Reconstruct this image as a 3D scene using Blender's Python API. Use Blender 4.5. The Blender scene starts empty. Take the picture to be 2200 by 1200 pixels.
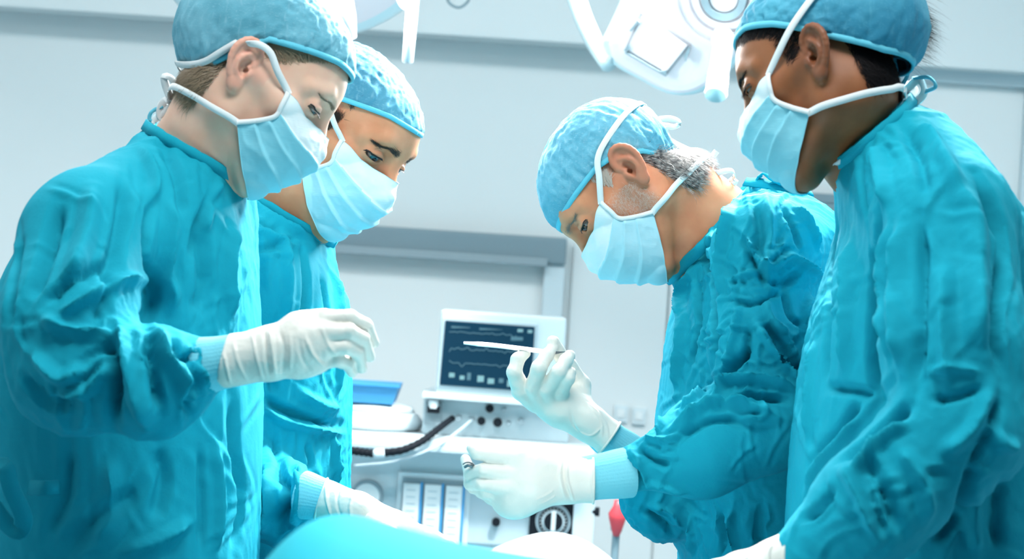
import bpy, bmesh, math, random
import numpy as np
from mathutils import Vector, Matrix
from mathutils.bvhtree import BVHTree

# ------------------------------------------------------------------ camera, world, light, exposure
SC = bpy.context.scene
COL = SC.collection
F = 4160.0                      # focal length in pixels of the 2200x1200 frame
ROLL = math.radians(3.7)
ZC = 1.32                       # camera height
cR, sR = math.cos(ROLL), math.sin(ROLL)
cam_d = bpy.data.cameras.new('camera')
cam = bpy.data.objects.new('camera', cam_d)
COL.objects.link(cam)
cam_d.sensor_width = 36.0
cam_d.lens = F * 36.0 / 2200.0
cam_d.clip_start = 0.05
cam.matrix_world = Matrix(((cR, -sR, 0, 0), (0, 0, -1, 0), (sR, cR, 0, ZC), (0, 0, 0, 1)))
cam_d.dof.use_dof = True
cam_d.dof.focus_distance = 2.62
cam_d.dof.aperture_fstop = 6.3
SC.camera = cam

world = bpy.data.worlds.new('world')
SC.world = world
world.use_nodes = True
bg = world.node_tree.nodes['Background']
bg.inputs[0].default_value = (0.42, 0.68, 1.0, 1)
bg.inputs[1].default_value = 0.10
SC.view_settings.view_transform = 'Standard'
SC.view_settings.look = 'None'
SC.view_settings.exposure = 0.28
SC.view_settings.gamma = 1.0
SC.view_settings.use_curve_mapping = False
SC.cycles.use_denoising = True
SC.cycles.use_light_tree = False
SC.cycles.max_bounces = 4
SC.cycles.diffuse_bounces = 2
SC.cycles.adaptive_threshold = 0.03

def area_light(name, loc, target, size, power, color=(1, 1, 1), size_y=None):
    l = bpy.data.lights.new(name, 'AREA')
    l.energy = power
    l.color = color
    l.size = size
    if size_y:
        l.shape = 'RECTANGLE'
        l.size_y = size_y
    o = bpy.data.objects.new(name, l)
    COL.objects.link(o)
    o.location = loc
    o.rotation_euler = (Vector(target) - Vector(loc)).to_track_quat('-Z', 'Y').to_euler()
    return o

area_light('overhead_lamp_beam', (0.45, 3.35, 2.55), (0.02, 2.45, 1.2), 0.30, 105, (1.0, 0.98, 0.95))
area_light('lamp_right_beam', (0.40, 3.58, 1.80), (-0.15, 2.6, 1.20), 0.26, 20, (1.0, 0.97, 0.94))
area_light('lamp_left_beam', (-0.40, 3.50, 1.90), (0.25, 2.5, 1.15), 0.36, 18, (1.0, 0.98, 0.95))
PANELS = ((-1.5, 3.2), (0.0, 3.4), (1.5, 3.2), (0.0, 1.35))  # unseen ceiling panels, added and placed to brighten the back wall and team
for _x, _y in PANELS:
    area_light('unseen_panel_light', (_x, _y, 2.94), (_x, _y, 0.0), 1.1, 14 if _y > 3 else 23, (1.0, 0.99, 0.97), 0.5)


# ------------------------------------------------------------------ view frame helpers
# V frame: x right, y away from the lens, z up (as the rolled camera sees them), metres from the lens
def V(px, py, d):
    return np.array([(px - 1100.0) / F * d, d, (600.0 - py) / F * d])

def to_world(p):
    p = np.asarray(p, dtype=np.float64)
    x, y, z = p[..., 0], p[..., 1], p[..., 2]
    return np.stack([x * cR - z * sR, y, x * sR + z * cR + ZC], -1)

def W(px, py, d):
    return to_world(V(px, py, d))

def nrm(v):
    v = np.asarray(v, float)
    return v / (np.linalg.norm(v) + 1e-12)

# ------------------------------------------------------------------ noise
_rng = np.random.RandomState(7)
_perm = np.concatenate([_rng.permutation(256)] * 3)
_grad = _rng.normal(size=(256, 3))
_grad /= np.linalg.norm(_grad, axis=1)[:, None]
_grad = _grad.astype(np.float32)

def noise3(p):
    p = np.asarray(p, np.float32)
    i = np.floor(p).astype(np.int64)
    f = p - i
    i &= 255
    u = f * f * f * (f * (f * 6 - 15) + 10)
    out = 0
    for dx in (0, 1):
        wx = u[:, 0] if dx else 1 - u[:, 0]
        for dy in (0, 1):
            wy = u[:, 1] if dy else 1 - u[:, 1]
            for dz in (0, 1):
                wz = u[:, 2] if dz else 1 - u[:, 2]
                h = _perm[_perm[_perm[i[:, 0] + dx] + i[:, 1] + dy] + i[:, 2] + dz]
                g = _grad[h]
                out = out + wx * wy * wz * (g[:, 0] * (f[:, 0] - dx) + g[:, 1] * (f[:, 1] - dy) + g[:, 2] * (f[:, 2] - dz))
    return out * 1.6

def ridged(p, octaves=3):
    out, a, s = 0, 1.0, 1.0
    for o in range(octaves):
        out = out + a * (1 - np.abs(noise3(p * s + 17.3 * o)) * 2.0)
        a *= 0.5
        s *= 2.1
    return out

# ------------------------------------------------------------------ signed distance fields and surface nets
class RC:                        # tapered capsule
    def __init__(s, a, b, ra, rb=None):
        s.a, s.b = np.array(a, float), np.array(b, float)
        s.ra, s.rb = ra, ra if rb is None else rb
        r = max(s.ra, s.rb)
        s.lo, s.hi = np.minimum(s.a, s.b) - r, np.maximum(s.a, s.b) + r
    def __call__(s, X, Y, Z):
        ba = s.b - s.a
        L = float(ba @ ba) + 1e-12
        x, y, z = X - s.a[0], Y - s.a[1], Z - s.a[2]
        t = np.clip((x * ba[0] + y * ba[1] + z * ba[2]) / L, 0, 1)
        x = x - t * ba[0]; y = y - t * ba[1]; z = z - t * ba[2]
        return np.sqrt(x * x + y * y + z * z) - (s.ra + (s.rb - s.ra) * t)

class EL:                        # ellipsoid, R rows = its axes
    def __init__(s, c, r, R=None):
        s.c, s.r, s.R = np.array(c, float), np.array(r, float), R
        m = np.full(3, max(r)) if R is not None else s.r
        s.lo, s.hi = s.c - m, s.c + m
    def __call__(s, X, Y, Z):
        x, y, z = X - s.c[0], Y - s.c[1], Z - s.c[2]
        if s.R is not None:
            R = s.R
            x, y, z = (R[0][0] * x + R[0][1] * y + R[0][2] * z, R[1][0] * x + R[1][1] * y + R[1][2] * z,
                       R[2][0] * x + R[2][1] * y + R[2][2] * z)
        a, b, c = s.r
        k0 = np.sqrt((x / a) ** 2 + (y / b) ** 2 + (z / c) ** 2)
        k1 = np.sqrt((x / a ** 2) ** 2 + (y / b ** 2) ** 2 + (z / c ** 2) ** 2) + 1e-9
        return k0 * (k0 - 1) / k1

class LOFT:                      # stacked ellipses over z: rows of (z, cx, cy, rx, ry)
    def __init__(s, rows, n=2.3):
        s.t = np.array(sorted(rows, key=lambda r: r[0]), float)
        s.n = n
        t = s.t
        s.lo = np.array([(t[:, 1] - t[:, 3]).min(), (t[:, 2] - t[:, 4]).min(), t[0, 0]])
        s.hi = np.array([(t[:, 1] + t[:, 3]).max(), (t[:, 2] + t[:, 4]).max(), t[-1, 0]])
    def __call__(s, X, Y, Z):
        t = s.t
        z = np.clip(Z, t[0, 0], t[-1, 0])
        g = [np.interp(z, t[:, 0], t[:, k]).astype(np.float32) for k in (1, 2, 3, 4)]
        n = s.n
        q = (np.abs((X - g[0]) / g[2]) ** n + np.abs((Y - g[1]) / g[3]) ** n) ** (1 / n)
        d = (q - 1) * np.minimum(g[2], g[3])
        return np.maximum(d, np.maximum(t[0, 0] - Z, Z - t[-1, 0]))

class HALF:                      # half space: solid where n.(p-c) < 0
    def __init__(s, c, n):
        s.c, s.n = np.array(c, float), nrm(n)
        s.lo, s.hi = np.full(3, -1e3), np.full(3, 1e3)
    def __call__(s, X, Y, Z):
        return (X - s.c[0]) * s.n[0] + (Y - s.c[1]) * s.n[1] + (Z - s.c[2]) * s.n[2]

class Field:
    def __init__(s, lo, hi, h):
        s.lo, s.h = np.array(lo, float), h
        s.n = np.ceil((np.array(hi) - s.lo) / h).astype(int) + 1
        s.d = np.full(s.n, 0.5, np.float32)
    def _box(s, lo, hi):
        a = np.clip(np.floor((lo - s.lo) / s.h).astype(int), 0, s.n)
        b = np.clip(np.ceil((hi - s.lo) / s.h).astype(int) + 1, 0, s.n)
        if (b <= a).any():
            return None
        sl = tuple(slice(a[k], b[k]) for k in range(3))
        ax = [(s.lo[k] + s.h * np.arange(a[k], b[k])).astype(np.float32) for k in range(3)]
        return sl, ax[0][:, None, None], ax[1][None, :, None], ax[2][None, None, :]
    def add(s, prim, k=0.01, pad=0.03):
        m = k + pad
        r = s._box(prim.lo - m, prim.hi + m)
        if r is None:
            return s
        sl, X, Y, Z = r
        b = prim(X, Y, Z).astype(np.float32)
        a = s.d[sl]
        hh = np.clip(k - np.abs(a - b), 0, None) / max(k, 1e-6)
        s.d[sl] = np.minimum(a, b) - hh * hh * k * 0.25
        return s
    def sub(s, prim, k=0.005):
        r = s._box(prim.lo - k - 3 * s.h, prim.hi + k + 3 * s.h)
        if r is None:
            return s
        sl, X, Y, Z = r
        b = -prim(X, Y, Z).astype(np.float32)
        a = s.d[sl]
        hh = np.clip(k - np.abs(a - b), 0, None) / max(k, 1e-6)
        s.d[sl] = np.maximum(a, b) + hh * hh * k * 0.25
        return s
    def chain(s, pts, rads, k=0.006):
        for i in range(len(pts) - 1):
            s.add(RC(pts[i], pts[i + 1], rads[i], rads[i + 1]), k)
        return s
    def chain_sub(s, pts, r, k):
        for i in range(len(pts) - 1):
            s.sub(RC(pts[i], pts[i + 1], r), k)
    def sample(s, p):
        g = (np.asarray(p, float) - s.lo) / s.h
        g = np.clip(g, 0, s.n - 1.001)
        i = g.astype(int)
        f = g - i
        out = 0
        for dx in (0, 1):
            for dy in (0, 1):
                for dz in (0, 1):
                    w = (f[:, 0] if dx else 1 - f[:, 0]) * (f[:, 1] if dy else 1 - f[:, 1]) * (f[:, 2] if dz else 1 - f[:, 2])
                    out = out + w * s.d[i[:, 0] + dx, i[:, 1] + dy, i[:, 2] + dz]
        return out
    def grad(s, p):
        e = s.h
        g = np.stack([s.sample(p + np.eye(3)[k] * e) - s.sample(p - np.eye(3)[k] * e) for k in range(3)], -1)
        return g / (np.linalg.norm(g, axis=1)[:, None] + 1e-9)
    def snap(s, p, off, only_out=False, it=5):
        p = np.array(p, float)
        for _ in range(it):
            d = s.sample(p) - off
            if only_out:
                d = np.minimum(d, 0)
            p = p - s.grad(p) * d[:, None]
        return p
    def mesh(s, smooth=2):
        d = s.d
        d[0], d[-1], d[:, 0], d[:, -1], d[:, :, 0], d[:, :, -1] = [np.float32(0.01)] * 6
        ins = d < 0
        n = s.n
        cnt = np.zeros(n - 1, np.int8)
        for dx in (0, 1):
            for dy in (0, 1):
                for dz in (0, 1):
                    cnt += ins[dx:n[0] - 1 + dx, dy:n[1] - 1 + dy, dz:n[2] - 1 + dz]
        act = (cnt > 0) & (cnt < 8)
        ci = np.argwhere(act)
        idx = np.full(n - 1, -1, np.int32)
        idx[act] = np.arange(len(ci))
        acc = np.zeros((len(ci), 3)); num = np.zeros(len(ci))
        cor = [(0, 0, 0), (1, 0, 0), (0, 1, 0), (1, 1, 0), (0, 0, 1), (1, 0, 1), (0, 1, 1), (1, 1, 1)]
        cv = [d[ci[:, 0] + c[0], ci[:, 1] + c[1], ci[:, 2] + c[2]] for c in cor]
        for a in range(8):
            for b in range(a + 1, 8):
                if sum(abs(cor[a][k] - cor[b][k]) for k in range(3)) != 1:
                    continue
                m = (cv[a] < 0) != (cv[b] < 0)
                t = cv[a] / (cv[a] - cv[b] + 1e-12)
                pt = np.array(cor[a])[None] + t[:, None] * (np.array(cor[b]) - np.array(cor[a]))[None]
                acc[m] += pt[m]; num[m] += 1
        vs = ci + acc / num[:, None]
        quads = []
        for ax in range(3):
            o = [0, 0, 0]; o[ax] = 1
            A = ins[:n[0] - o[0], :n[1] - o[1], :n[2] - o[2]]
            B = ins[o[0]:, o[1]:, o[2]:]
            e = np.argwhere(A != B)
            flip = A[e[:, 0], e[:, 1], e[:, 2]]
            u, w = (ax + 1) % 3, (ax + 2) % 3
            ok = (e[:, u] > 0) & (e[:, w] > 0)
            e, flip = e[ok], flip[ok]
            eu = np.zeros(3, int); eu[u] = 1
            ew = np.zeros(3, int); ew[w] = 1
            q = [e - eu - ew, e - ew, e, e - eu]
            qi = np.stack([idx[tuple(np.minimum(x, n - 2).T)] for x in q], 1)
            qi[~flip] = qi[~flip][:, ::-1]
            quads.append(qi[(qi >= 0).all(1)])
        quads = np.concatenate(quads)
        vs = s.lo + vs * s.h
        return smooth_verts(vs, quads, smooth), quads

def smooth_verts(vs, quads, it, lam=0.5):
    n = len(vs)
    e = np.concatenate([quads[:, [0, 1]], quads[:, [1, 2]], quads[:, [2, 3]], quads[:, [3, 0]]])
    deg = np.bincount(e[:, 0], minlength=n) + np.bincount(e[:, 1], minlength=n)
    for i in range(it * 2):
        acc = np.stack([np.bincount(e[:, 0], vs[e[:, 1], k], n) + np.bincount(e[:, 1], vs[e[:, 0], k], n) for k in range(3)], 1)
        m = acc / np.maximum(deg, 1)[:, None]
        l = lam if i % 2 == 0 else -lam * 1.04
        vs = vs + l * (m - vs)
    return vs

def vert_normals(vs, quads):
    a, b, c, d = (vs[quads[:, k]] for k in range(4))
    fn = np.cross(c - a, d - b)
    out = np.stack([sum(np.bincount(quads[:, j], fn[:, k], len(vs)) for j in range(4)) for k in range(3)], 1)
    return out / (np.linalg.norm(out, axis=1)[:, None] + 1e-12)

# ------------------------------------------------------------------ objects
def make_obj(name, vs, faces, mat, parent=None, smooth=True, mats=None, fmat=None, world_space=False):
    """vs in V frame unless world_space; the object sits at its parent's origin"""
    vs = np.asarray(vs, float)
    if not world_space:
        vs = to_world(vs)
    if parent is not None:
        vs = vs - np.array(parent_origin(parent))
    me = bpy.data.meshes.new(name)
    if isinstance(faces, np.ndarray):
        k = faces.shape[1]
        me.vertices.add(len(vs))
        me.vertices.foreach_set('co', vs.astype(np.float32).ravel())
        me.loops.add(faces.size)
        me.loops.foreach_set('vertex_index', faces.astype(np.int32).ravel())
        me.polygons.add(len(faces))
        me.polygons.foreach_set('loop_start', np.arange(0, faces.size, k, dtype=np.int32))
        me.update(calc_edges=True)
    else:
        me.from_pydata(vs.tolist(), [], [tuple(int(i) for i in f) for f in faces])
    for m in (mats or [mat]):
        me.materials.append(m)
    if fmat is not None:
        me.polygons.foreach_set('material_index', np.asarray(fmat, np.int32))
    if smooth:
        me.polygons.foreach_set('use_smooth', np.ones(len(me.polygons), bool))
    me.update()
    o = bpy.data.objects.new(name, me)
    COL.objects.link(o)
    o.parent = parent
    return o

def parent_origin(p):
    x = Vector((0, 0, 0))
    while p is not None:
        x = x + p.location
        p = p.parent
    return x

def set_attr(o, name, vals):
    at = o.data.attributes.new(name, 'FLOAT', 'POINT')
    at.data.foreach_set('value', np.asarray(vals, np.float32))

def tag(o, label=None, cat=None, group=None, kind=None):
    for k, v in (('label', label), ('category', cat), ('group', group), ('kind', kind)):
        if v:
            o[k] = v
    return o

def empty(name, loc):
    o = bpy.data.objects.new(name, None)
    COL.objects.link(o)
    o.empty_display_size = 0.05
    o.location = loc
    return o

def grid_faces(nu, nv, close_u=False):
    f = []
    for i in range(nu if close_u else nu - 1):
        for j in range(nv - 1):
            a = i * nv + j
            b = ((i + 1) % nu) * nv + j
            f.append((a, b, b + 1, a + 1))
    return np.array(f)

def catmull(pts, n):
    """smooth polyline through pts with n samples, any dimension"""
    P = np.asarray(pts, float)
    if len(P) < 3:
        t = np.linspace(0, 1, n)[:, None]
        return P[0] * (1 - t) + P[-1] * t
    Q = np.concatenate([[2 * P[0] - P[1]], P, [2 * P[-1] - P[-2]]])
    seg = np.concatenate([[0], np.cumsum(np.maximum(np.linalg.norm(np.diff(P[:, :3], axis=0), axis=1), 1e-6))])
    tt = np.linspace(0, seg[-1], n)
    k = np.clip(np.searchsorted(seg, tt, side='right') - 1, 0, len(P) - 2)
    u = ((tt - seg[k]) / (seg[k + 1] - seg[k]))[:, None]
    a, b, c, d = Q[k], Q[k + 1], Q[k + 2], Q[k + 3]
    return 0.5 * ((2 * b) + (-a + c) * u + (2 * a - 5 * b + 4 * c - d) * u ** 2 + (-a + 3 * b - 3 * c + d) * u ** 3)

def tube_mesh(pts, rads, ns=8, cap=True):
    P = np.asarray(pts, float)
    n = len(P)
    R = np.broadcast_to(np.asarray(rads, float), (n,))
    T = np.gradient(P, axis=0)
    T /= np.linalg.norm(T, axis=1)[:, None] + 1e-12
    ref = np.array([0, 0, 1.0]) if abs(T[0][2]) < 0.9 else np.array([1.0, 0, 0])
    N = nrm(np.cross(T[0], ref))
    vs = []
    ang = np.linspace(0, 2 * math.pi, ns, endpoint=False)
    for i in range(n):
        N = nrm(N - T[i] * (N @ T[i]))
        B = np.cross(T[i], N)
        vs.append(P[i] + R[i] * (np.cos(ang)[:, None] * N + np.sin(ang)[:, None] * B))
    vs = np.concatenate(vs)
    f = []
    for i in range(n - 1):
        for j in range(ns):
            f.append((i * ns + j, i * ns + (j + 1) % ns, (i + 1) * ns + (j + 1) % ns, (i + 1) * ns + j))
    f = [tuple(x) for x in f]
    if cap:
        f.append(tuple(range(ns))[::-1]); f.append(tuple((n - 1) * ns + j for j in range(ns)))
    return vs, f

def ribbon_mesh(P, N, width, thick):
    """flat tape along P with normals N"""
    P = np.asarray(P, float)
    T = np.gradient(P, axis=0)
    T /= np.linalg.norm(T, axis=1)[:, None] + 1e-12
    S = np.cross(T, N)
    S /= np.linalg.norm(S, axis=1)[:, None] + 1e-12
    N = np.cross(S, T)
    w = np.broadcast_to(np.asarray(width, float), (len(P),))[:, None] / 2
    h = thick / 2
    ring = [P + S * w - N * h, P + S * w * 0.9 + N * h, P - S * w * 0.9 + N * h, P - S * w - N * h]
    vs = np.stack(ring, 1).reshape(-1, 3)
    f = []
    for i in range(len(P) - 1):
        for j in range(4):
            a, b = i * 4 + j, i * 4 + (j + 1) % 4
            f.append((a, b, b + 4, a + 4))
    f.append((0, 1, 2, 3)); e = (len(P) - 1) * 4; f.append((e + 3, e + 2, e + 1, e))
    return vs, f

# ------------------------------------------------------------------ materials
def mat(name, color, rough=0.6, metal=0.0, spec=None, sub=0.0, sub_rad=(1, 0.3, 0.15), sub_scale=0.006, emit=None, estr=0.0, trans=0.0, ior=None, sheen=0.0, alpha=1.0):
    m = bpy.data.materials.new(name)
    m.use_nodes = True
    b = m.node_tree.nodes['Principled BSDF']
    b.inputs['Base Color'].default_value = (*color, 1)
    b.inputs['Roughness'].default_value = rough
    b.inputs['Metallic'].default_value = metal
    if spec is not None:
        b.inputs['Specular IOR Level'].default_value = spec
    if sub:
        b.inputs['Subsurface Weight'].default_value = sub
        b.inputs['Subsurface Radius'].default_value = sub_rad
        b.inputs['Subsurface Scale'].default_value = sub_scale
    if emit:
        b.inputs['Emission Color'].default_value = (*emit, 1)
        b.inputs['Emission Strength'].default_value = estr
    if emit and estr < 20:
        m.cycles.emission_sampling = 'NONE'
    if trans:
        b.inputs['Transmission Weight'].default_value = trans
    if sheen:
        b.inputs['Sheen Weight'].default_value = sheen
    if alpha < 1:
        b.inputs['Alpha'].default_value = alpha
    return m

def nodes(m):
    nt = m.node_tree
    return nt, nt.nodes, nt.links, nt.nodes['Principled BSDF']

def add_noise_color(m, c1, c2, scale=20, detail=4, stretch=(1, 1, 1), lo=0.35, hi=0.65, rot=(0, 0, 0)):
    nt, N, L, b = nodes(m)
    tc = N.new('ShaderNodeTexCoord'); mp = N.new('ShaderNodeMapping')
    mp.inputs['Scale'].default_value = stretch
    mp.inputs['Rotation'].default_value = rot
    nz = N.new('ShaderNodeTexNoise'); nz.inputs['Scale'].default_value = scale; nz.inputs['Detail'].default_value = detail
    cr = N.new('ShaderNodeValToRGB')
    cr.color_ramp.elements[0].position = lo; cr.color_ramp.elements[0].color = (*c1, 1)
    cr.color_ramp.elements[1].position = hi; cr.color_ramp.elements[1].color = (*c2, 1)
    L.new(tc.outputs['Object'], mp.inputs[0]); L.new(mp.outputs[0], nz.inputs['Vector'])
    L.new(nz.outputs['Fac'], cr.inputs[0]); L.new(cr.outputs[0], b.inputs['Base Color'])
    return cr

def add_bump(m, scale=200, strength=0.3, dist=0.001, detail=3, stretch=(1, 1, 1), kind='noise', rot=(0, 0, 0)):
    nt, N, L, b = nodes(m)
    tc = N.new('ShaderNodeTexCoord'); mp = N.new('ShaderNodeMapping')
    mp.inputs['Scale'].default_value = stretch
    mp.inputs['Rotation'].default_value = rot
    if kind == 'noise':
        t = N.new('ShaderNodeTexNoise'); t.inputs['Scale'].default_value = scale; t.inputs['Detail'].default_value = detail
        out = t.outputs['Fac']
    elif kind == 'wave':
        t = N.new('ShaderNodeTexWave'); t.inputs['Scale'].default_value = scale; t.inputs['Distortion'].default_value = 0.3
        out = t.outputs['Fac']
    bp = N.new('ShaderNodeBump'); bp.inputs['Strength'].default_value = strength; bp.inputs['Distance'].default_value = dist
    L.new(tc.outputs['Object'], mp.inputs[0]); L.new(mp.outputs[0], t.inputs['Vector'])
    L.new(out, bp.inputs['Height']); L.new(bp.outputs[0], b.inputs['Normal'])

def mix_by_attr(m, attr, color2):
    """blend the base colour towards color2 by a stored point attribute (pigment of the thing itself)"""
    nt, N, L, b = nodes(m)
    at = N.new('ShaderNodeAttribute'); at.attribute_name = attr
    mx = N.new('ShaderNodeMix'); mx.data_type = 'RGBA'
    src = b.inputs['Base Color'].links[0].from_socket if b.inputs['Base Color'].links else None
    if src:
        L.new(src, mx.inputs['A'])
    else:
        mx.inputs['A'].default_value = b.inputs['Base Color'].default_value
    mx.inputs['B'].default_value = (*color2, 1)
    L.new(at.outputs['Fac'], mx.inputs['Factor'])
    L.new(mx.outputs['Result'], b.inputs['Base Color'])
# ------------------------------------------------------------------ shared materials
def cloth_mat(name, col, col2, bump=0.25, scale=260):
    m = mat(name, col, rough=0.8, spec=0.12)
    add_noise_color(m, col, col2, scale=3.5, detail=5)
    add_bump(m, scale=scale, strength=bump, dist=0.0012, detail=4)
    return m

M = {}
M['gown'] = cloth_mat('gown_cloth', (0.006, 0.320, 0.440), (0.009, 0.365, 0.490))
M['gown_trim'] = cloth_mat('gown_trim_cloth', (0.004, 0.330, 0.430), (0.006, 0.370, 0.470))
M['cuff'] = mat('knit_cuff', (0.20, 0.66, 0.78), rough=0.85)
add_bump(M['cuff'], scale=420, strength=0.5, dist=0.001, stretch=(1, 1, 1))
M['glove'] = mat('latex_glove', (0.80, 0.785, 0.72), rough=0.42)
add_bump(M['glove'], scale=120, strength=0.25, dist=0.0015, detail=5, stretch=(1, 1, 1))
M['strap'] = mat('mask_tape', (0.84, 0.89, 0.90), rough=0.8)
M['band'] = mat('cap_elastic', (0.12, 0.56, 0.72), rough=0.75)
add_bump(M['band'], scale=500, strength=0.4, dist=0.001)
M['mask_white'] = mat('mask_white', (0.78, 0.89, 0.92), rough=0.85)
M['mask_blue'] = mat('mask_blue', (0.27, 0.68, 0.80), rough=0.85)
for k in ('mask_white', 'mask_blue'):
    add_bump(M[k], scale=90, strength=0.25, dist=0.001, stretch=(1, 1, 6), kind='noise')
M['mask_lamplit'] = mat('mask_blue_lamplit', (0.46, 0.77, 0.86), rough=0.85)  # lighter copy of the mask blue for B and C: lamp light in the colour
add_bump(M['mask_lamplit'], scale=90, strength=0.25, dist=0.001, stretch=(1, 1, 6))
M['sclera'] = mat('eye_white', (0.30, 0.28, 0.27), rough=0.15)
M['pupil'] = mat('pupil', (0.004, 0.004, 0.005), rough=0.05)
M['lash'] = mat('lash', (0.006, 0.006, 0.008), rough=0.6)

def skin_mat(name, c1, c2, blush, stub):
    m = mat(name, c1, rough=0.48, spec=0.4, sub=0.25, sub_rad=(1.0, 0.35, 0.18), sub_scale=0.005)
    add_noise_color(m, c1, c2, scale=28, detail=6)
    mix_by_attr(m, 'blush', blush)
    mix_by_attr(m, 'stubble', stub)
    add_bump(m, scale=380, strength=0.12, dist=0.0008, detail=4)
    return m

def cap_mat(name, c1, c2, c3):
    """thin non-woven cap: crossing pale and blue fibres, hair tone showing through"""
    m = mat(name, c1, rough=0.7, spec=0.3)
    nt, N, L, b = nodes(m)
    tc = N.new('ShaderNodeTexCoord')
    def nz(scale, stretch, rot=(0, 0, 0), detail=5):
        mp = N.new('ShaderNodeMapping'); mp.inputs['Scale'].default_value = stretch; mp.inputs['Rotation'].default_value = rot
        n = N.new('ShaderNodeTexNoise'); n.inputs['Scale'].default_value = scale; n.inputs['Detail'].default_value = detail
        L.new(tc.outputs['Object'], mp.inputs[0]); L.new(mp.outputs[0], n.inputs['Vector'])
        return n.outputs['Fac']
    big = nz(9, (1, 1, 1), detail=3)
    fib = nz(240, (1, 1, 2.5), (0.5, 0.9, 0.2), 4)
    fib2 = nz(60, (3, 1, 1), (0.2, 0.6, 0.7), 6)
    cr = N.new('ShaderNodeValToRGB'); cr.color_ramp.elements[0].position = 0.38; cr.color_ramp.elements[1].position = 0.66
    cr.color_ramp.elements[0].color = (*c1, 1); cr.color_ramp.elements[1].color = (*c2, 1)
    L.new(big, cr.inputs[0])
    ad = N.new('ShaderNodeMath'); ad.operation = 'MAXIMUM'
    L.new(fib, ad.inputs[0]); L.new(fib2, ad.inputs[1])
    mr = N.new('ShaderNodeMapRange'); mr.inputs[1].default_value = 0.56; mr.inputs[2].default_value = 0.85
    mr.inputs[3].default_value = 0.0; mr.inputs[4].default_value = 0.35
    L.new(ad.outputs[0], mr.inputs[0])
    mx = N.new('ShaderNodeMix'); mx.data_type = 'RGBA'
    L.new(mr.outputs[0], mx.inputs['Factor']); L.new(cr.outputs[0], mx.inputs['A']); mx.inputs['B'].default_value = (*c3, 1)
    L.new(mx.outputs['Result'], b.inputs['Base Color'])
    bp = N.new('ShaderNodeBump'); bp.inputs['Strength'].default_value = 0.3; bp.inputs['Distance'].default_value = 0.0008
    L.new(ad.outputs[0], bp.inputs['Height']); L.new(bp.outputs[0], b.inputs['Normal'])
    return m

# ------------------------------------------------------------------ heads
class Frame:
    def __init__(s, facing, ear_px, d, yaw, pitch, roll, scale):
        y, p, r = map(math.radians, (yaw, pitch, roll))
        f0 = np.array([facing * math.cos(y), -math.sin(y), 0.0]); u0 = np.array([0, 0, 1.0])
        L0 = np.cross(u0, f0)
        f = f0 * math.cos(p) - u0 * math.sin(p)
        u = u0 * math.cos(p) + f0 * math.sin(p)
        L = L0 * math.cos(r) - u * math.sin(r)
        u = u * math.cos(r) + L0 * math.sin(r)
        s.R = np.stack([f, L, u])           # rows = local axes in V
        s.S = scale
        s.near = -facing
        e = np.array([0.0, s.near * 0.073, 0.0])
        s.O = V(ear_px[0], ear_px[1], d - 0.07) - scale * (e @ s.R)
    def out(s, p):
        return s.O + s.S * (np.asarray(p, float) @ s.R)
    def inn(s, p):
        return ((np.asarray(p, float) - s.O) @ s.R.T) / s.S

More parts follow.
